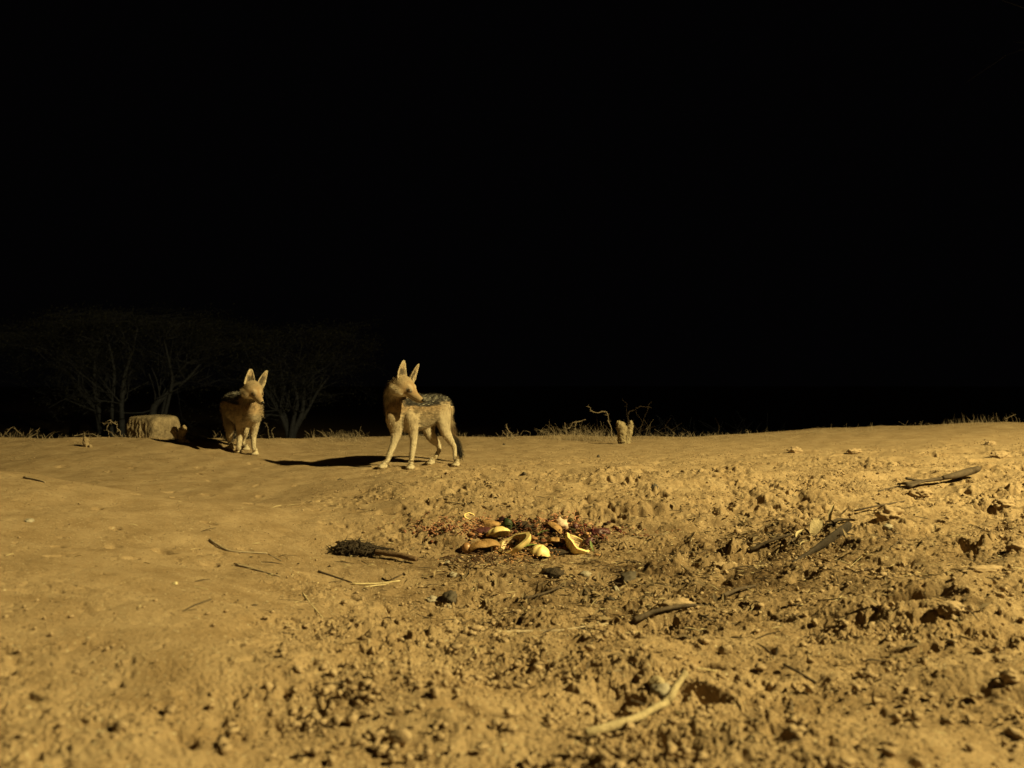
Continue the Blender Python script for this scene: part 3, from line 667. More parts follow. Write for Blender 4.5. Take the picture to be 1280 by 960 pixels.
def leaf(name, px, py, ln, wd, yaw, tilt, m, label, cat='leaf', curl=.3, group=None, dz=.006, roll=0, parent=None):
    p = at(px, py); mb = MB(); n = 12; th = .0008
    V = []
    for i in range(n):
        t = i / (n - 1); w_ = wd * math.sin(math.pi * min(.98, .03 + t * .95)) ** .8
        for j in (-1, -.5, 0, .5, 1):
            V.append(Vector((ln * (t - .0), w_ * j * .5 + .06 * ln * math.sin(t * 4), curl * wd * (abs(j) ** 1.5) * .5 + curl * ln * .25 * math.sin(t * math.pi) + .03 * wd * math.sin(t * 19 + j * 3))))
    R = Matrix.Rotation(yaw, 3, 'Z') @ Matrix.Rotation(-tilt, 3, 'Y') @ Matrix.Rotation(roll, 3, 'X')
    V = [R @ v for v in V]
    Fq = [(i * 5 + j, i * 5 + j + 1, (i + 1) * 5 + j + 1, (i + 1) * 5 + j) for i in range(n - 1) for j in range(4)]
    N_ = len(V); mb.add(V + [v - (R @ Vector((0, 0, th * 2))) for v in V], Fq + [tuple(q + N_ for q in f[::-1]) for f in Fq])
    o = mb.build(name, M[m]); o.location = p + Vector((0, 0, dz)); tag(o, label, cat, group); return o
leaf('green_leaf', 655, 692, .050, .022, .1, .15, 'greenleaf', 'green leaf lying between the wide rind and the nearest rind', dz=.02)
leaf('green_leaf', 672, 676, .045, .012, .3, .3, 'greenleaf', 'narrow green leaf sticking out behind the curled peel', dz=.022)
leaf('green_leaf', 742, 690, .045, .010, 2.0, .9, 'greenleaf', 'thin upright greenish stem right of the rightmost rind', dz=.0)
# shreds (uncountable)
def shreds():
    mb = MB()
    for (cx, cy, sx, sy, n, col, L) in [(553, 660, 26, 6, 150, (.46, .30, .24), .020), (605, 661, 20, 6, 130, (.62, .44, .34), .020), (700, 659, 20, 6, 150, (.72, .48, .38), .018), (660, 668, 40, 8, 120, (.24, .13, .10), .024),
                                        (700, 674, 30, 7, 190, (.12, .11, .07), .026), (640, 700, 32, 5, 70, (.72, .52, .32), .010), (745, 664, 16, 5, 50, (.25, .07, .09), .016), (600, 702, 30, 6, 150, (.10, .07, .05), .026), (670, 680, 40, 9, 120, (.45, .33, .22), .020),
                                        (790, 668, 30, 5, 30, (.35, .18, .12), .016), (690, 655, 30, 3, 50, (.14, .11, .06), .02)]:
        for i in range(n):
            px = random.gauss(cx, sx); py = random.gauss(cy, sy); p = at(px, py)
            h = abs(random.gauss(0, .016)) * math.exp(-((px - 665) / 85) ** 2) + .003
            a = random.random() * 6.28; l_ = L * (.4 + random.random()); d = Vector((math.cos(a), math.sin(a), random.uniform(-.3, .5)))
            s = d.cross(Vector((0, 0, 1))).normalized()
            q = p + Vector((0, 0, h)); w_ = .0012 + .0022 * random.random()
            st = [(q - d * l_ * .5, w_ * .5, w_ * .3), (q + s * l_ * random.uniform(-.25, .25) + Vector((0, 0, .003)), w_, w_ * .6), (q + d * l_ * .5, w_ * .4, w_ * .3)]
            V, Fq, SA, T = loft(st, 5, 3); k = .6 + .8 * random.random()
            mb.add(V, Fq, tuple(c * k * 1.05 for c in col))
    for i in range(330):
        cx, cy, sx, sy = random.choice([(665, 670, 38, 8), (700, 668, 26, 7), (620, 676, 24, 8), (690, 684, 32, 6), (740, 669, 16, 6), (560, 661, 24, 5)]); px = random.gauss(cx, sx); py = random.gauss(cy, sy); p = at(px, py)
        sz = random.uniform(.003, .011) * (.6 if cx == 560 else 1); hh = .022 * math.exp(-((px - 668) / 60) ** 2) * random.random()
        V, f = lump(p + Vector((0, 0, sz * .4 + hh)), (sz * random.uniform(.8, 1.9), sz * random.uniform(.6, 1.2), sz * random.uniform(.4, .9)), random.random() * 6, .5, 1.8, 2, i)
        col = random.choice([(.13, .055, .045), (.24, .12, .085), (.36, .22, .15), (.06, .04, .03), (.62, .45, .30), (.10, .07, .05), (.07, .08, .04), (.75, .58, .36), (.12, .04, .06)])
        mb.add(V, f, tuple(c * .95 for c in col))
    o = mb.build('food_shreds', M['red'], smooth=True); tag(o, 'shredded red and brown vegetable and meat scraps spread through the food heap', 'food scraps', kind='stuff')
shreds()
# dark fibrous clump with a short thick stick
def fibres():
    p = at(448, 694); mb = MB()
    for (lx, ly, lz, a_, b_, c_, sd) in [(-.030, 0, .002, .036, .030, .026, 21), (.020, .006, .002, .030, .026, .022, 22), (-.078, .004, -.012, .030, .018, .009, 23), (.066, .014, -.012, .030, .016, .008, 24), (-.03, -.020, .002, .026, .018, .016, 25), (.000, -.018, -.004, .030, .016, .012, 26), (.045, .012, .004, .018, .014, .014, 27)]:
        V, f = lump((lx, ly, lz), (a_, b_, c_), random.random(), .5, 2.6, 4, sd); mb.add(V, f)
    for i in range(260):
        lx = random.gauss(0, .040); a = random.random() * math.pi; hh = .026 * math.exp(-((lx + .015) / .05) ** 2)
        c = Vector((lx, -math.cos(a) * .036, math.sin(a) * hh)); d = Vector((random.gauss(0, 1), random.gauss(0, .6), random.gauss(0, .25))).normalized() * random.uniform(.006, .034) + Vector((0, 0, random.gauss(0, .004)))
        V, Fq, SA, T = loft([(c - d, .0010), (c + Vector((0, -.002, .007)), .0020), (c + d, .0006)], 4, 3); mb.add(V, Fq)
    o = mb.build('fibre_clump', M['dung'], origin=None); o.location = p + Vector((0, 0, .012)); tag(o, 'black fibrous clump of dung left of the food heap', 'dung')
fibres()
def stick(name, pts, rad, m, label, cat='twig', group=None, n=8, sub=4, lift=.0, noise=.08, taper=.6, ends=None):
    """pts: photo pixels of ground contact, (px, py, extra height)"""
    W = [at(q[0], q[1]) + Vector((0, 0, rad * (1.25 if rad > .005 else .8) + lift + (q[2] if len(q) > 2 else 0))) for q in pts]
    st = [(q, rad * (1 - (1 - taper) * i / (len(W) - 1))) for i, q in enumerate(W)]
    if rad > .005: st = [(Vector(c_[:3]) + Vector((random.gauss(0, 1), random.gauss(0, 1), 0)) * rad * .16, c_[3] * random.uniform(.86, 1.16)) for c_ in catmull([list(q) + [r_] for q, r_ in st], 3)]
    mb = MB(); V, Fq, SA, T = loft(st, n, sub, noise=noise); mb.add(V, Fq)
    c = W[len(W) // 2]; o = mb.build(name, M[m], origin=c); tag(o, label, cat, group); return o
stick('charred_stick', [(470, 697, .006), (495, 700, .004), (521, 704)], .0100, 'brownstick', 'short thick dark stick poking out of the black clump', 'stick', taper=.85)
stick('pale_stick', [(733, 923), (765, 916, .002), (800, 905, .004), (828, 888, .003), (838, 878, .002), (857, 852, .006)], .0056, 'palewood', 'curved pale bare stick in the foreground, the thickest stick', 'stick', n=14, taper=1.0, noise=.04)
ST = [([(862, 838, .004), (896, 844, .006)], .0016, 'straw', 'pale straw at the edge of the deep hoof print'),
      ([(758, 843), (790, 837)], .0026, 'twig', 'short thin twig lying above the curved pale stick'),
      ([(262, 676), (285, 689), (312, 692), (334, 693)], .0035, 'twig', 'long thin twig lying on the left bank, upper one of two'),
      ([(295, 707), (318, 713), (350, 722)], .0035, 'twig', 'thin twig below the upper twig on the left bank'),
      ([(336, 694), (352, 702)], .002, 'twig', 'very short twig beyond the right tip of the upper bank twig'),
      ([(398, 715), (418, 722), (440, 729)], .003, 'darktwig', 'dark crooked twig in front of the black clump'),
      ([(440, 731), (470, 731), (500, 727)], .0030, 'straw', 'pale split reed with pointed tip in front of the black clump'),
      ([(455, 735), (486, 731)], .0024, 'straw', 'short pale reed alongside the pointed reed'),
      ([(730, 740, .006), (745, 757), (763, 776)], .0026, 'darktwig', 'dark twig slanting down in front of the dark crumbly lump'),
      ([(620, 793), (660, 791), (700, 790), (742, 783)], .0040, 'twig', 'long grey twig lying flat in the middle foreground'),
      ([(724, 786), (760, 781)], .0034, 'twig', 'short grey twig at the right tip of the long grey twig'),
      ([(980, 838, .008), (1000, 846, .004), (1020, 855)], .0028, 'darktwig', 'small dark hooked twig right of the deep hoof print'),
      ([(378, 742), (392, 760), (404, 774)], .0018, 'straw', 'thin pale stem slanting down the left bank'),
      ([(404, 855), (458, 854)], .0012, 'twig', 'hair thin root lying across the lower left slope'),
      ([(835, 668), (790, 672), (762, 680)], .0018, 'twig', 'thin twig lying right of the purple skin'),
      ([(1060, 711), (1082, 697, .012)], .0007, 'straw', 'thin straw standing slanted below the long dark pod'),
      ([(1094, 656, .02), (1122, 650, .02)], .0011, 'straw', 'single straight straw across the dark scrape'),
      ([(664, 612), (688, 600)], .0022, 'straw', 'pale straw lying behind the hollow'),
      ([(556, 628), (612, 634)], .0022, 'twig', 'faint thin twig on the slope below the near jackal'),
      ([(30, 598), (46, 601), (56, 604)], .004, 'twig', 'small knobbly twig on the far left slope'),
      ([(792, 782, .004), (828, 772, .010), (870, 764, .006)], .0075, 'darktwig', 'thick dark bark covered stick in the furrow right of centre'),
      ([(902, 750, .003), (922, 743, .006), (944, 737, .003)], .0055, 'darktwig', 'short dark stick up the slope from the thick bark covered stick'),
      ([(938, 692, .004), (962, 684, .010), (990, 674, .010)], .0060, 'darktwig', 'dark broken stick left of the long dark pod'),
      ([(1068, 642, .006), (1098, 636, .008), (1134, 628, .004)], .0040, 'darktwig', 'thin dark stick above the straight straw on the right'),
      ([(1098, 616, .003), (1126, 608, .003)], .0035, 'darktwig', 'small curved stick left of the split stalk'),
      ([(655, 752, .004), (680, 746, .006), (702, 738, .008)], .0045, 'darktwig', 'dark stick in the litter straight below the food heap'),
      ([(1180, 520, -.0), (1240, 530), (1270, 540)], .002, 'straw', 'thin stem on the right crest')]
for pts, r, m, lab in ST[:-1]: stick('twig' if m != 'straw' else 'straw', pts, r, m, lab, 'twig' if m != 'straw' else 'straw')

# stones and soil clods that can be told apart
SG = 'loose stones in the hollow'
for px, py, sz, m, lab, sd in [(540, 751, (.016, .012, .010), 'stone', 'rounded grey stone left of the dark pointed stone', 1), (563, 752, (.030, .020, .020), 'darkstone', 'dark pointed stone below the hollow', 2),
        (561, 760, (.008, .007, .007), 'stone', 'tiny pale pebble in front of the dark pointed stone', 3), (559, 706, (.012, .009, .009), 'stone', 'round grey pebble left of the food heap', 4),
        (732, 720, (.018, .013, .010), 'stone', 'flat pale stone right of the dark crumbly lump', 5), (785, 725, (.040, .022, .018), 'darkstone', 'long dark stone right of the food heap', 6),
        (769, 741, (.013, .011, .013), 'stone', 'grey pebble in front of the long dark stone', 7), (763, 751, (.015, .009, .007), 'darkstone', 'small dark pebble under the grey pebble', 8),
        (566, 720, (.013, .010, .008), 'stone', 'flat grey pebble above the dark pointed stone', 9), (1110, 660, (.02, .014, .01), 'stone', 'grey stone in front of the dark scrape', 10),
        (37, 653, (.014, .010, .008), 'stone', 'lone pebble on the smooth left slope', 11), (219, 731, (.007, .006, .005), 'straw', 'tiny pale chip on the left bank', 12),
        (428, 682, (.022, .015, .012), 'clod', 'pale soil lump behind the black clump', 13), (818, 612, (.016, .010, .018), 'darkstone', 'small dark stone behind the hollow', 14),
        (425, 600, (.014, .008, .006), 'darkstone', 'flat dark chip below the long jackal shadow', 15), (655, 593, (.018, .010, .007), 'darkstone', 'flat dark chip right of the near jackal', 16),
        (748, 572, (.010, .008, .014), 'darkstone', 'thin dark upright chip in front of the forked stump', 17), (630, 556, (.01, .008, .008), 'darkstone', 'dark speck of stone near the crest', 18),
        (826, 866, (.020, .016, .012), 'stone', 'rounded stone half buried above the curved pale stick', 19), (1190, 775, (.014, .013, .011), 'clod', 'round soil lump on the lower right slope', 20)]:
    blob('stone' if m != 'clod' else 'soil_clod', px, py, sz, m, lab, 'stone' if m != 'clod' else 'clod', amp=.42, sink=.34, seed=sd, rot=sd * .7, sub=3, fr=1.9)
for px, py, sz, lab, sd in [(994, 566, (.050, .030, .028), 'pointed soil clod at the upper right, nearest the crest', 31), (1068, 566, (.050, .022, .018), 'low long clod at the upper right', 32),
        (1112, 650, (.050, .030, .030), 'soil clod behind the straight straw', 33), (1150, 620, (.050, .030, .020), 'clod below the split pod on the right', 34),
        (1250, 572, (.060, .030, .026), 'large clod near the right edge of the photo', 35), (1238, 556, (.04, .02, .018), 'small clod behind the large clod at the right edge', 36),
        (1228, 716, (.060, .018, .012), 'long flat clod on the right slope', 37), (1255, 634, (.040, .022, .018), 'clod at the right edge halfway down the slope', 38),
        (845, 762, (.050, .022, .018), 'clod along the dark furrow right of centre', 39), (905, 712, (.040, .018, .015), 'clod on the rim of the hollow, right of the food heap', 40),
        (1188, 764, (.030, .018, .014), 'clod behind the round soil lump', 41), (1272, 690, (.03, .02, .02), 'clod cut by the right edge of the photo', 42), (1262, 850, (.013, .012, .011), 'clod at the lower right corner', 43)]:
    blob('soil_clod', px, py, sz, 'clod', lab, 'clod', amp=.4, sink=.28, seed=sd, rot=.25, sub=4, fr=2.2, group='soil clods on the right slope')

# dry pods, bark and leaves on the right
def slab(name, pts, th, m, label, cat, lift=.0, noise=.06):
    """pts: (px,py,height,halfwidth) of a flattened tapering piece"""
    W = [(at(q[0], q[1]) + Vector((0, 0, q[2] + lift)), q[3], q[4] if len(q) > 4 else th) for q in pts]
    mb = MB(); V, Fq, SA, T = loft(W, 14, 5, noise=noise); mb.add(V, Fq); c = W[len(W) // 2][0]
    o = mb.build(name, M[m], origin=c); tag(o, label, cat); return o
slab('dry_pod', [(990, 704, .002, .004, .004), (1004, 698, .006, .005, .006), (1018, 692, .012, .006, .009), (1034, 684, .018, .008, .016), (1048, 676, .022, .008, .020), (1060, 667, .022, .007, .016), (1064, 664, .020, .003, .006)], .01, 'pod', 'long dark curved pod standing on the right slope, nearest pod', 'pod')
root = slab('split_pod', [(1178, 607, .034, .010, .009), (1192, 605, .038, .015, .014), (1208, 602, .044, .019, .018), (1220, 600, .050, .015, .016), (1225, 599, .054, .008, .010)], .01, 'darktwig', 'brown woody stalk with flattened split end on the upper right slope', 'stalk')
for k, (a, b) in enumerate([((1132, 606), .016), ((1130, 610), .006), ((1135, 613), .003)]):
    q = slab('split_blade', [(a[0], a[1], b + .014, .016, .006), (1155, 608, .024, .012, .006), (1182, 607, .034, .008, .008)], .01, 'darktwig', None, None); q.parent = root; q.matrix_parent_inverse = Matrix.Translation(-root.location)
leaf('dry_leaf', 1012, 672, .085, .040, .75, .75, 'palewood', 'broad pale dry leaf standing on edge in the litter on the right', 'leaf', .5, dz=.0, roll=.9)
leaf('dry_leaf', 1038, 656, .075, .012, .9, 1.1, 'straw', 'slim pale dry leaf pointing up behind the broad dry leaf', 'leaf', .3, dz=.0)
leaf('dry_leaf', 996, 676, .050, .014, .8, .5, 'straw', 'small bright dry leaf left of the broad dry leaf', 'leaf', .4)
leaf('dry_leaf', 1000, 684, .035, .010, .3, .3, 'straw', 'smallest bright leaf below the small bright dry leaf', 'leaf', .4)
leaf('dark_leaf', 1035, 662, .10, .030, .2, .2, 'darktwig', 'dark dead leaf in the gap behind the long dark pod', 'leaf', .4)
leaf('dark_leaf', 985, 684, .09, .022, .35, .15, 'darktwig', 'dark dead leaf under the small bright leaves', 'leaf', .4)
leaf('dark_leaf', 830, 776, .10, .020, .5, .18, 'darktwig', 'dark bark strip in the furrow right of centre', 'bark strip', .3)
slab('seed_shell', [(812, 864, .010, .004, .006), (822, 862, .014, .010, .009), (830, 868, .008, .006, .005)], .01, 'palewood', 'curved pale shell half buried above the curved pale stick', 'shell')

# ---------------------------------------------------------------- stumps and block on the crest
def rough_block():
    X_ = (192 - 640) / F * 7.2; zt_ = CAMZ - (519 - 480) / F * 7.2; zb_ = Hf(X_, 7.2) - .02; V0, f = ICO[6]; v = V0.copy(); e = 9.0
    nrm = (np.abs(v) ** e).sum(1) ** (1 / e); v = v / nrm[:, None]
    sz = np.array((.175, .150, (zt_ - zb_) / 2)); w_ = v * sz
    w_[:, 2] = w_[:, 2] * (1 - .06 * v[:, 0] ** 2)
    g_ = pn(w_[:, 0] * 45 + w_[:, 1] * 38, w_[:, 2] * 9, 5) + .6 * pn(w_[:, 0] * 90 - w_[:, 1] * 60, w_[:, 2] * 22, 6)
    side = ss(.95, .5, v[:, 2]); left = ss(.2, -.4, v[:, 0])
    w_ *= (1 + .12 * g_ * side * (.45 + left) + .022 * n3(v, 1.4, 7) + .008 * n3(v, 9, 8))[:, None]
    c = [(1, 1, 1)] * len(w_)
    c = []
    for q in w_:
        d = math.hypot(q[0] - .03, q[2] - .01) + (0 if q[1] < 0 else 1)
        k = 1.9 if d < .022 else (1.35 if d < .034 else 1); c.append((k, k, k))
    mb = MB(); mb.add([Vector(q) for q in w_], f, c); o = mb.build('rough_block', M['block']); o.location = (X_, 7.2, (zt_ + zb_) / 2); o.rotation_euler.z = -.42
    tag(o, 'squat brown block with grooved sides and a pale spot, on the left crest', 'block')
rough_block()
def stump(px, py, stems, m, label, name='tree_stump'):
    base = at(px, py); mb = MB(); sc_ = base.y / 6.5
    for st in stems:
        W = [(base + Vector((q[0], q[1], q[2])) * sc_, q[3] * sc_, q[3] * sc_ * (q[4] if len(q) > 4 else .8)) for q in st]
        V, Fq, SA, T = loft(W, 26, 9, noise=.05)
        A_ = np.array([v[:] for v in V]); Q = A_ * np.array((1, 1, .45)); nn_ = n3(Q, 45, 3) * .005 + n3(Q, 110, 4) * .008; c_ = A_.reshape(-1, 26, 3).mean(1).repeat(26, 0); d_ = A_ - c_
        A_ += d_ / (np.linalg.norm(d_, axis=1)[:, None] + 1e-6) * nn_[:, None]; mb.add([Vector(v) for v in A_], Fq)
    o = mb.build(name, M[m], origin=base); tag(o, label, 'stump'); return o
stump(780, 555, [[(-.012, .0, -.03, .044), (-.012, 0, .04, .042), (-.014, 0, .09, .044), (-.022, 0, .125, .046), (-.036, -.004, .150, .042), (-.050, -.006, .164, .030), (-.060, -.008, .166, .012)],
                 [(-.008, .012, .0, .040), (-.012, .010, .08, .046), (-.020, .006, .14, .040), (-.018, .004, .168, .026), (-.016, 0, .178, .008)],
                 [(.018, .01, -.03, .042), (.026, .01, .05, .042), (.044, .01, .11, .034), (.056, .01, .15, .028), (.052, .01, .176, .018), (.046, .01, .186, .005)]], 'stump',
      'pale forked stump with two blunt arms right of centre on the crest', 'forked_stump')
stump(227, 553, [[(.0, 0, -.03, .050), (-.004, 0, .03, .034), (.004, 0, .07, .036), (.012, 0, .10, .040), (.018, 0, .125, .022), (.016, 0, .140, .006)],
                 [(-.012, 0, .02, .02), (-.045, .0, .07, .030), (-.060, 0, .105, .030), (-.070, 0, .125, .010)],
                 [(.01, 0, .02, .02), (.045, -.01, .005, .016), (.075, -.02, -.01, .006)]], 'wood',
      'small splintered stump just right of the brown block')
stump(109, 558, [[(.0, 0, -.02, .026), (-.010, 0, .02, .024), (-.016, 0, .055, .022), (-.020, 0, .078, .010)], [(-.005, 0, .0, .012), (.03, -.01, .002, .012), (.05, -.02, -.005, .004)]], 'wood',
      'tiny dark stump alone on the far left slope')

# ---------------------------------------------------------------- trees in the dark behind the crest
def tree(D, base_px, stems, crown_n, label, seed, name='thorn_tree', crown=None, tw=1.0, top=98):
    rnd = random.Random(seed); D = D * 1.35; tw = tw * 1.3; s = D / F
    bx = (base_px - 640) / F * D; gz = Hf(bx, D); base = Vector((bx, D, gz))
    tr = MB(); cr = MB(); lf = MB()
    tips = []
    for st in stems:     # (px, py, radius_px, depth offset)
        W = [(base + Vector((0, 0, -.1)), st[0][2] * s * 1.25)] + [(Vector(((q[0] - 640) / F * (D + q[3]), D + q[3], CAMZ - (q[1] - 480) / F * (D + q[3]))), q[2] * s) for q in st]
        V, Fq, SA, T = loft(W, 8, 4, noise=.05); tr.add(V, Fq)
        for q in W[2:]: tips.append((q[0], q[1]))
        tips.append((W[-1][0], W[-1][1])); tips.append((W[-1][0], W[-1][1]))
    def grow(p, d, l_, r, lev):
        n = 3; pts = [(p, r)]
        for i in range(n):
            if (p.z - CAMZ) / p.y * F > (top + 9 * math.sin(p.x * 2.1) + 6 * math.sin(p.x * 5.3)) * max(.3, 1 - .35 * ((p.x - base.x) / 2.6) ** 2) - 24: d = Vector((d.x * 1.5, d.y, -abs(d.z) * .4 + .05)).normalized()
            d = (d + Vector((rnd.gauss(0, .22), rnd.gauss(0, .22), rnd.gauss(.02, .16)))).normalized(); p = p + d * l_ / n; pts.append((p, r * (1 - .55 * (i + 1) / n)))
            if lev < 3 and rnd.random() < .85:
                k = 1 if lev < 2 else 2
                for _ in range(k):
                    dd = (d + Vector((rnd.gauss(0, .6), rnd.gauss(0, .6), rnd.gauss(.05, .4)))).normalized(); grow(p, dd, l_ * rnd.uniform(.5, .8), r * .5, lev + 1)
        V, Fq, SA, T = loft(pts, 4 if lev > 0 else 6, 1); (cr if lev > 0 else tr).add(V, Fq)
        if lev >= 2:
            for _ in range(5):
                c = p + Vector((rnd.gauss(0, .12), rnd.gauss(0, .12), rnd.gauss(0, .10)))
                a = Vector((rnd.gauss(0, 1), rnd.gauss(0, 1), rnd.gauss(0, .5))).normalized() * .035; b = a.cross(Vector((rnd.random(), rnd.random(), 1))).normalized() * .012
                lf.add([c - a, c + b, c + a, c - b], [(0, 1, 2, 3)])
    for i in range(int(crown_n * 1.9)):
        p, r = rnd.choice(tips); out = Vector((p.x - base.x, rnd.gauss(0, 1), abs(rnd.gauss(.7, .5)))).normalized()
        d = (out + Vector((rnd.gauss(0, .5), rnd.gauss(0, .5), rnd.gauss(.15, .35)))).normalized()
        grow(p, d, rnd.uniform(.6, 1.15) * tw, max(.010, min(r * .4, .022)), 0)
    root = bpy.data.objects.new(name, None); root.location = base; link(root); tag(root, label, 'tree', 'bare thorn trees in the dark behind the crest')
    tr.build('trunk', M['bark'], root); c = cr.build('crown', M['twigfar'], root); l_ = lf.build('foliage', M['leaf'], c, smooth=False); l_.matrix_parent_inverse = Matrix.Identity(4); l_.location = (0, 0, 0)
    l_.parent = root; l_.matrix_parent_inverse = Matrix.Translation(-root.location)
    return root
tree(17, 130, [[(130, 540, 5, 0), (122, 515, 4, 0), (104, 488, 2.8, .1), (80, 462, 2, .3), (60, 440, 1.2, .4)], [(130, 540, 5, 0), (124, 510, 3.5, -.1), (118, 480, 2.6, -.2), (120, 445, 1.8, -.3), (128, 415, 1.2, 0)],
               [(122, 508, 3, 0), (134, 470, 2, .4), (150, 440, 1.4, .5)]], 26, 'leaning tree with crossing trunks behind the tiny stump, leftmost in the dark', 1, tw=1.0)
tree(16, 152, [[(153, 545, 3.8, 0), (152, 505, 3.2, 0), (156, 470, 2.4, .1), (165, 440, 1.6, .2), (172, 410, 1.1, .2)], [(141, 545, 3, .4), (141, 500, 2.4, .4), (143, 465, 1.8, .5), (136, 430, 1.2, .6)]], 20,
     'upright pair of straight thin trunks just left of the brown block', 2, tw=.95)
tree(16, 192, [[(191, 540, 4.5, 0), (192, 512, 4.2, 0), (200, 500, 3.4, 0), (211, 490, 2.8, .1), (218, 470, 2.0, .2), (236, 452, 1.4, .3)], [(211, 490, 2.4, .1), (232, 476, 1.8, .1), (250, 455, 1.2, .2)], [(214, 485, 2, 0), (212, 455, 1.4, -.3), (205, 425, 1, -.4)]], 26,
     'tree with a bent trunk rising behind the brown block', 3, tw=1.05)
tree(15, 362, [[(361, 545, 4, 0), (352, 520, 2.6, 0), (340, 500, 2, .1), (330, 485, 1.4, .2)], [(361, 545, 3.6, 0), (355, 515, 2.6, .1), (354, 490, 2, .2), (352, 465, 1.3, .3)], [(364, 545, 3.6, -.1), (368, 520, 2.4, -.2), (372, 500, 2, -.2), (366, 475, 1.4, -.3)],
               [(366, 545, 4, 0), (378, 515, 2.6, 0), (380, 480, 2, .1), (384, 455, 1.3, .1)], [(368, 542, 3, .2), (386, 510, 2, .3), (398, 488, 1.6, .4), (412, 470, 1, .4)]], 34,
     'many stemmed tree fanning out between the two jackals', 4, tw=.85, top=84)
tree(19, 92, [[(92, 545, 6, 0), (96, 522, 5, 0), (98, 500, 2.0, 0), (90, 470, 1.6, 0), (70, 440, 1.2, .3)]], 14, 'thick dark trunk at the far left behind the crest', 5, tw=1.1)
# tree whose branches hang into the upper right corner
def corner_tree():
    rnd = random.Random(11); base = Vector((6.9, 7.6, Hf(6.9, 7.6))); tr = MB(); cr = MB()
    W = [(base + Vector((0, 0, -.1)), .16), (base + Vector((.05, 0, 1.3)), .14), (base + Vector((-.1, 0, 2.6)), .11), (base + Vector((-.5, 0, 3.8)), .08), (base + Vector((-1.2, -.1, 4.8)), .04)]
    V, Fq, SA, T = loft(W, 12, 5, noise=.05); tr.add(V, Fq)
    def grow(p, d, l_, r, lev):
        pts = [(p, r)]
        for i in range(4):
            d = (d + Vector((rnd.gauss(0, .16), rnd.gauss(0, .16), rnd.gauss(.02, .14)))).normalized(); p = p + d * l_ / 4; pts.append((p, r * (1 - .2 * (i + 1))))
            if lev < 2 and rnd.random() < .8:
                grow(p, (d + Vector((rnd.gauss(0, .5), rnd.gauss(0, .5), rnd.gauss(0, .5)))).normalized(), l_ * .6, r * .5, lev + 1)
        V, Fq, SA, T = loft(pts, 5, 2); cr.add(V, Fq)
    for i in range(26):
        q = rnd.choice(W[2:])[0]; grow(q, Vector((rnd.uniform(-1.0, .2), rnd.gauss(0, .5), rnd.uniform(-.15, .6))).normalized(), rnd.uniform(1.0, 1.7), .012, 0)
    root = bpy.data.objects.new('thorn_tree', None); root.location = base; link(root); tag(root, 'dark tree whose thin branches hang into the upper right corner', 'tree')
    tr.build('trunk', M['bark'], root); cr.build('branches', M['twigfar'], root)
corner_tree()

# ---------------------------------------------------------------- dry brush and grass along the crest
def brush(px, py, D, stems, label, m='twig', name='dry_shrub', extra=0, seed=1, spread=.1, hgt=.12):
    rnd = random.Random(seed); base = P(px, py, D); base.z = Hf(base.x, base.y); mb = MB(); s = D / F
    for st in stems:
        W0 = [(P(q[0], q[1], D + (q[3] if len(q) > 3 else 0)), q[2] * s * .26) for q in st]; W = []
        for (a, ra), (b, rb) in zip(W0[:-1], W0[1:]):
            W.append((a, ra)); W.append((a.lerp(b, .35) + Vector((rnd.gauss(0, .008), rnd.gauss(0, .008), rnd.gauss(0, .008))), ra * .95)); W.append((a.lerp(b, .7) + Vector((rnd.gauss(0, .008), 0, rnd.gauss(0, .008))), (ra + rb) / 2))
        W.append(W0[-1])
        V, Fq, SA, T = loft(W, 5, 3); mb.add(V, Fq)
        for (a, ra), (b, rb) in zip(W[:-1], W[1:]):
            for _ in range(2):
                t = rnd.random(); p = a.lerp(b, t); d = Vector((rnd.gauss(0, 1), rnd.gauss(0, .6), rnd.gauss(.3, .7))).normalized() * rnd.uniform(.008, .03)
                V, Fq, SA, T = loft([(p, ra * .6), (p + d, ra * .2)], 3, 1); mb.add(V, Fq)
    for i in range(extra):
        x = base.x + rnd.gauss(0, spread); y = (float(ycrest(x)) if D < 8 else base.y) + .02 + rnd.gauss(0, .10); p = Vector((x, y, Hf(x, y)))
        d = Vector((rnd.gauss(0, .7), rnd.gauss(0, .4), 1)).normalized(); l_ = hgt * rnd.uniform(.3, 1); r = .0013
        q = p + d * l_ * .5 + Vector((rnd.gauss(0, .01), 0, 0)); e = q + (d + Vector((rnd.gauss(0, .6), 0, rnd.gauss(-.2, .3)))).normalized() * l_ * .5
        V, Fq, SA, T = loft([(p, r), (q, r * .7), (e, r * .3)], 3, 2); mb.add(V, Fq)
        if rnd.random() < .6:
            V, Fq, SA, T = loft([(q, r * .6), (q + Vector((rnd.gauss(0, .03), 0, abs(rnd.gauss(.015, .02)))), r * .2)], 3, 1); mb.add(V, Fq)
    o = mb.build(name, M[m], origin=base, smooth=False); tag(o, label, 'shrub', 'dry shrubs along the crest'); return o
brush(728, 550, 6.75, [[(735, 508, .9), (740, 514, 1.2), (758, 515, 1.4), (762, 530, 1.6), (766, 552, 2)], [(709, 536, 1), (718, 528, 1.4), (732, 524, 1)], [(718, 553, 1.6), (719, 535, 1.4), (721, 528, 1)], [(708, 542, 1), (706, 528, .8)]],
      'dead thorny branches left of the forked stump', seed=1, extra=200, spread=.17, hgt=.19)
brush(862, 548, 11, [], 'dim dry thicket far behind the crest, right of the forked stump', seed=12, extra=170, spread=.6, hgt=.62, m='twigfar')
brush(637, 550, 6.75, [[(637, 553, 1.8), (640, 542, 1.4), (633, 530, 1)], [(638, 550, 1.2), (628, 538, .9)], [(640, 548, 1.2), (648, 540, .8)]], 'small dry shrub midway between the near jackal and the dead thorny branches', seed=2, extra=22, spread=.05, hgt=.10)
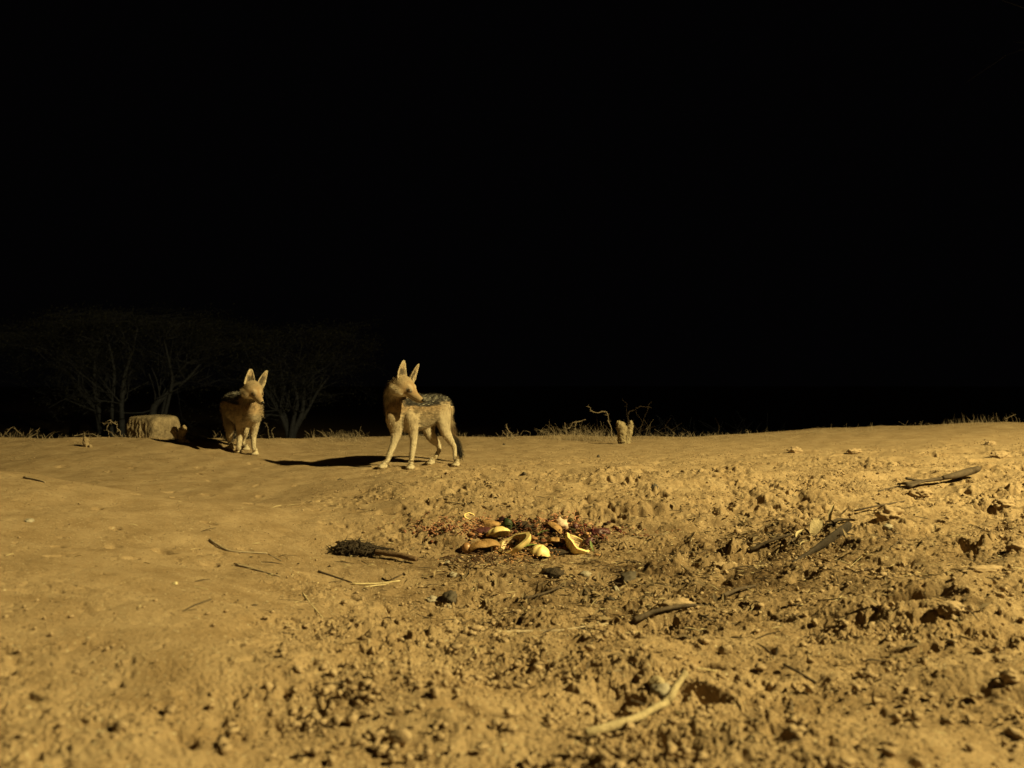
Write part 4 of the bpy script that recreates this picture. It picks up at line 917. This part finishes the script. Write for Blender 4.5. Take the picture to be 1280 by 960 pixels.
brush(434, 548, 6.75, [], 'low dry shrub between the trees and the near jackal', seed=3, extra=90, spread=.10, hgt=.12)
brush(790, 545, 7.6, [[(783, 552, .9), (786, 515, .8), (800, 508, .7), (815, 510, .5)], [(790, 552, .5), (784, 520, .4), (778, 500, .3)], [(795, 552, .6), (806, 520, .5), (815, 502, .3)], [(799, 552, .6), (803, 530, .4), (795, 512, .3)]], 'faint tall dry stems behind the forked stump', seed=4, extra=30, spread=.25, hgt=.22, m='darktwig')
brush(120, 545, 5.9, [[(92, 547, 1.4), (102, 543, 1.4), (115, 542, 1.3), (126, 545, 1)], [(138, 526, 1.6), (146, 535, 1.5), (153, 546, 1.3)], [(129, 530, 1), (138, 525, 1.2), (134, 534, 1), (140, 541, 1), (148, 545, 1)], [(130, 531, .8), (147, 527, .8)]], 'fallen dead branch lying left of the brown block', seed=5, extra=8, spread=.12, hgt=.05)
brush(20, 545, 5.7, [[(2, 545, 1), (18, 534, .9), (28, 545, .8)], [(35, 547, 1), (50, 535, .8)]], 'low dead twigs at the left edge of the photo', seed=6, extra=40, spread=.2, hgt=.09)
brush(335, 548, 6.75, [[(338, 553, 1.1), (335, 535, .9), (330, 528, .6)], [(338, 550, 1), (344, 534, .7)]], 'small dry shrub right of the far jackal', seed=7, extra=24, spread=.1, hgt=.08)
brush(870, 548, 7.1, [], 'low brown shrub right of the forked stump', seed=8, extra=60, spread=.28, hgt=.07)
brush(520, 548, 6.75, [], 'low dry shrub seen under the belly of the near jackal', seed=9, extra=40, spread=.12, hgt=.09)
brush(1200, 535, 6.75, [[(1262, 534, 1), (1256, 524, .8), (1270, 518, .6)], [(1224, 534, .8), (1230, 522, .6)]], 'sparse dry shrub on the crest at the right edge', seed=10, extra=40, spread=.4, hgt=.10)
def grass():
    V = []; Fc = []; n = 0
    for i in range(1900):
        x = random.uniform(-5.2, 5.4); y = float(ycrest(x)) + random.gauss(.12, .18); k = .25 + .75 * max(0, pn(np.array([x * 1.5]), np.array([.3]), 5)[0] + .35)
        hh = random.random() ** 3.5 * (.12 if x > .8 else .08) * k + .006; z = Hf(x, y) - .003
        a = random.gauss(0, .35); b = random.gauss(0, .3); w_ = .0007 + .0006 * random.random()
        p0 = (x - w_, y, z); p1 = (x + w_, y, z); p2 = (x + a * hh * .5 - w_ * .7, y, z + hh * .6); p3 = (x + a * hh * .5 + w_ * .7, y + .001, z + hh * .6); p4 = (x + (a + b) * hh, y + b * hh * .3, z + hh)
        V += [p0, p1, p3, p2, p4]; Fc += [(n, n + 1, n + 2), (n, n + 2, n + 3), (n + 3, n + 2, n + 4)]; n += 5
    o = bulk('dry_grass', np.array(V), np.array(Fc), M['twig'], False); tag(o, 'sparse dry grass along the far crest', 'grass', kind='stuff')
grass()
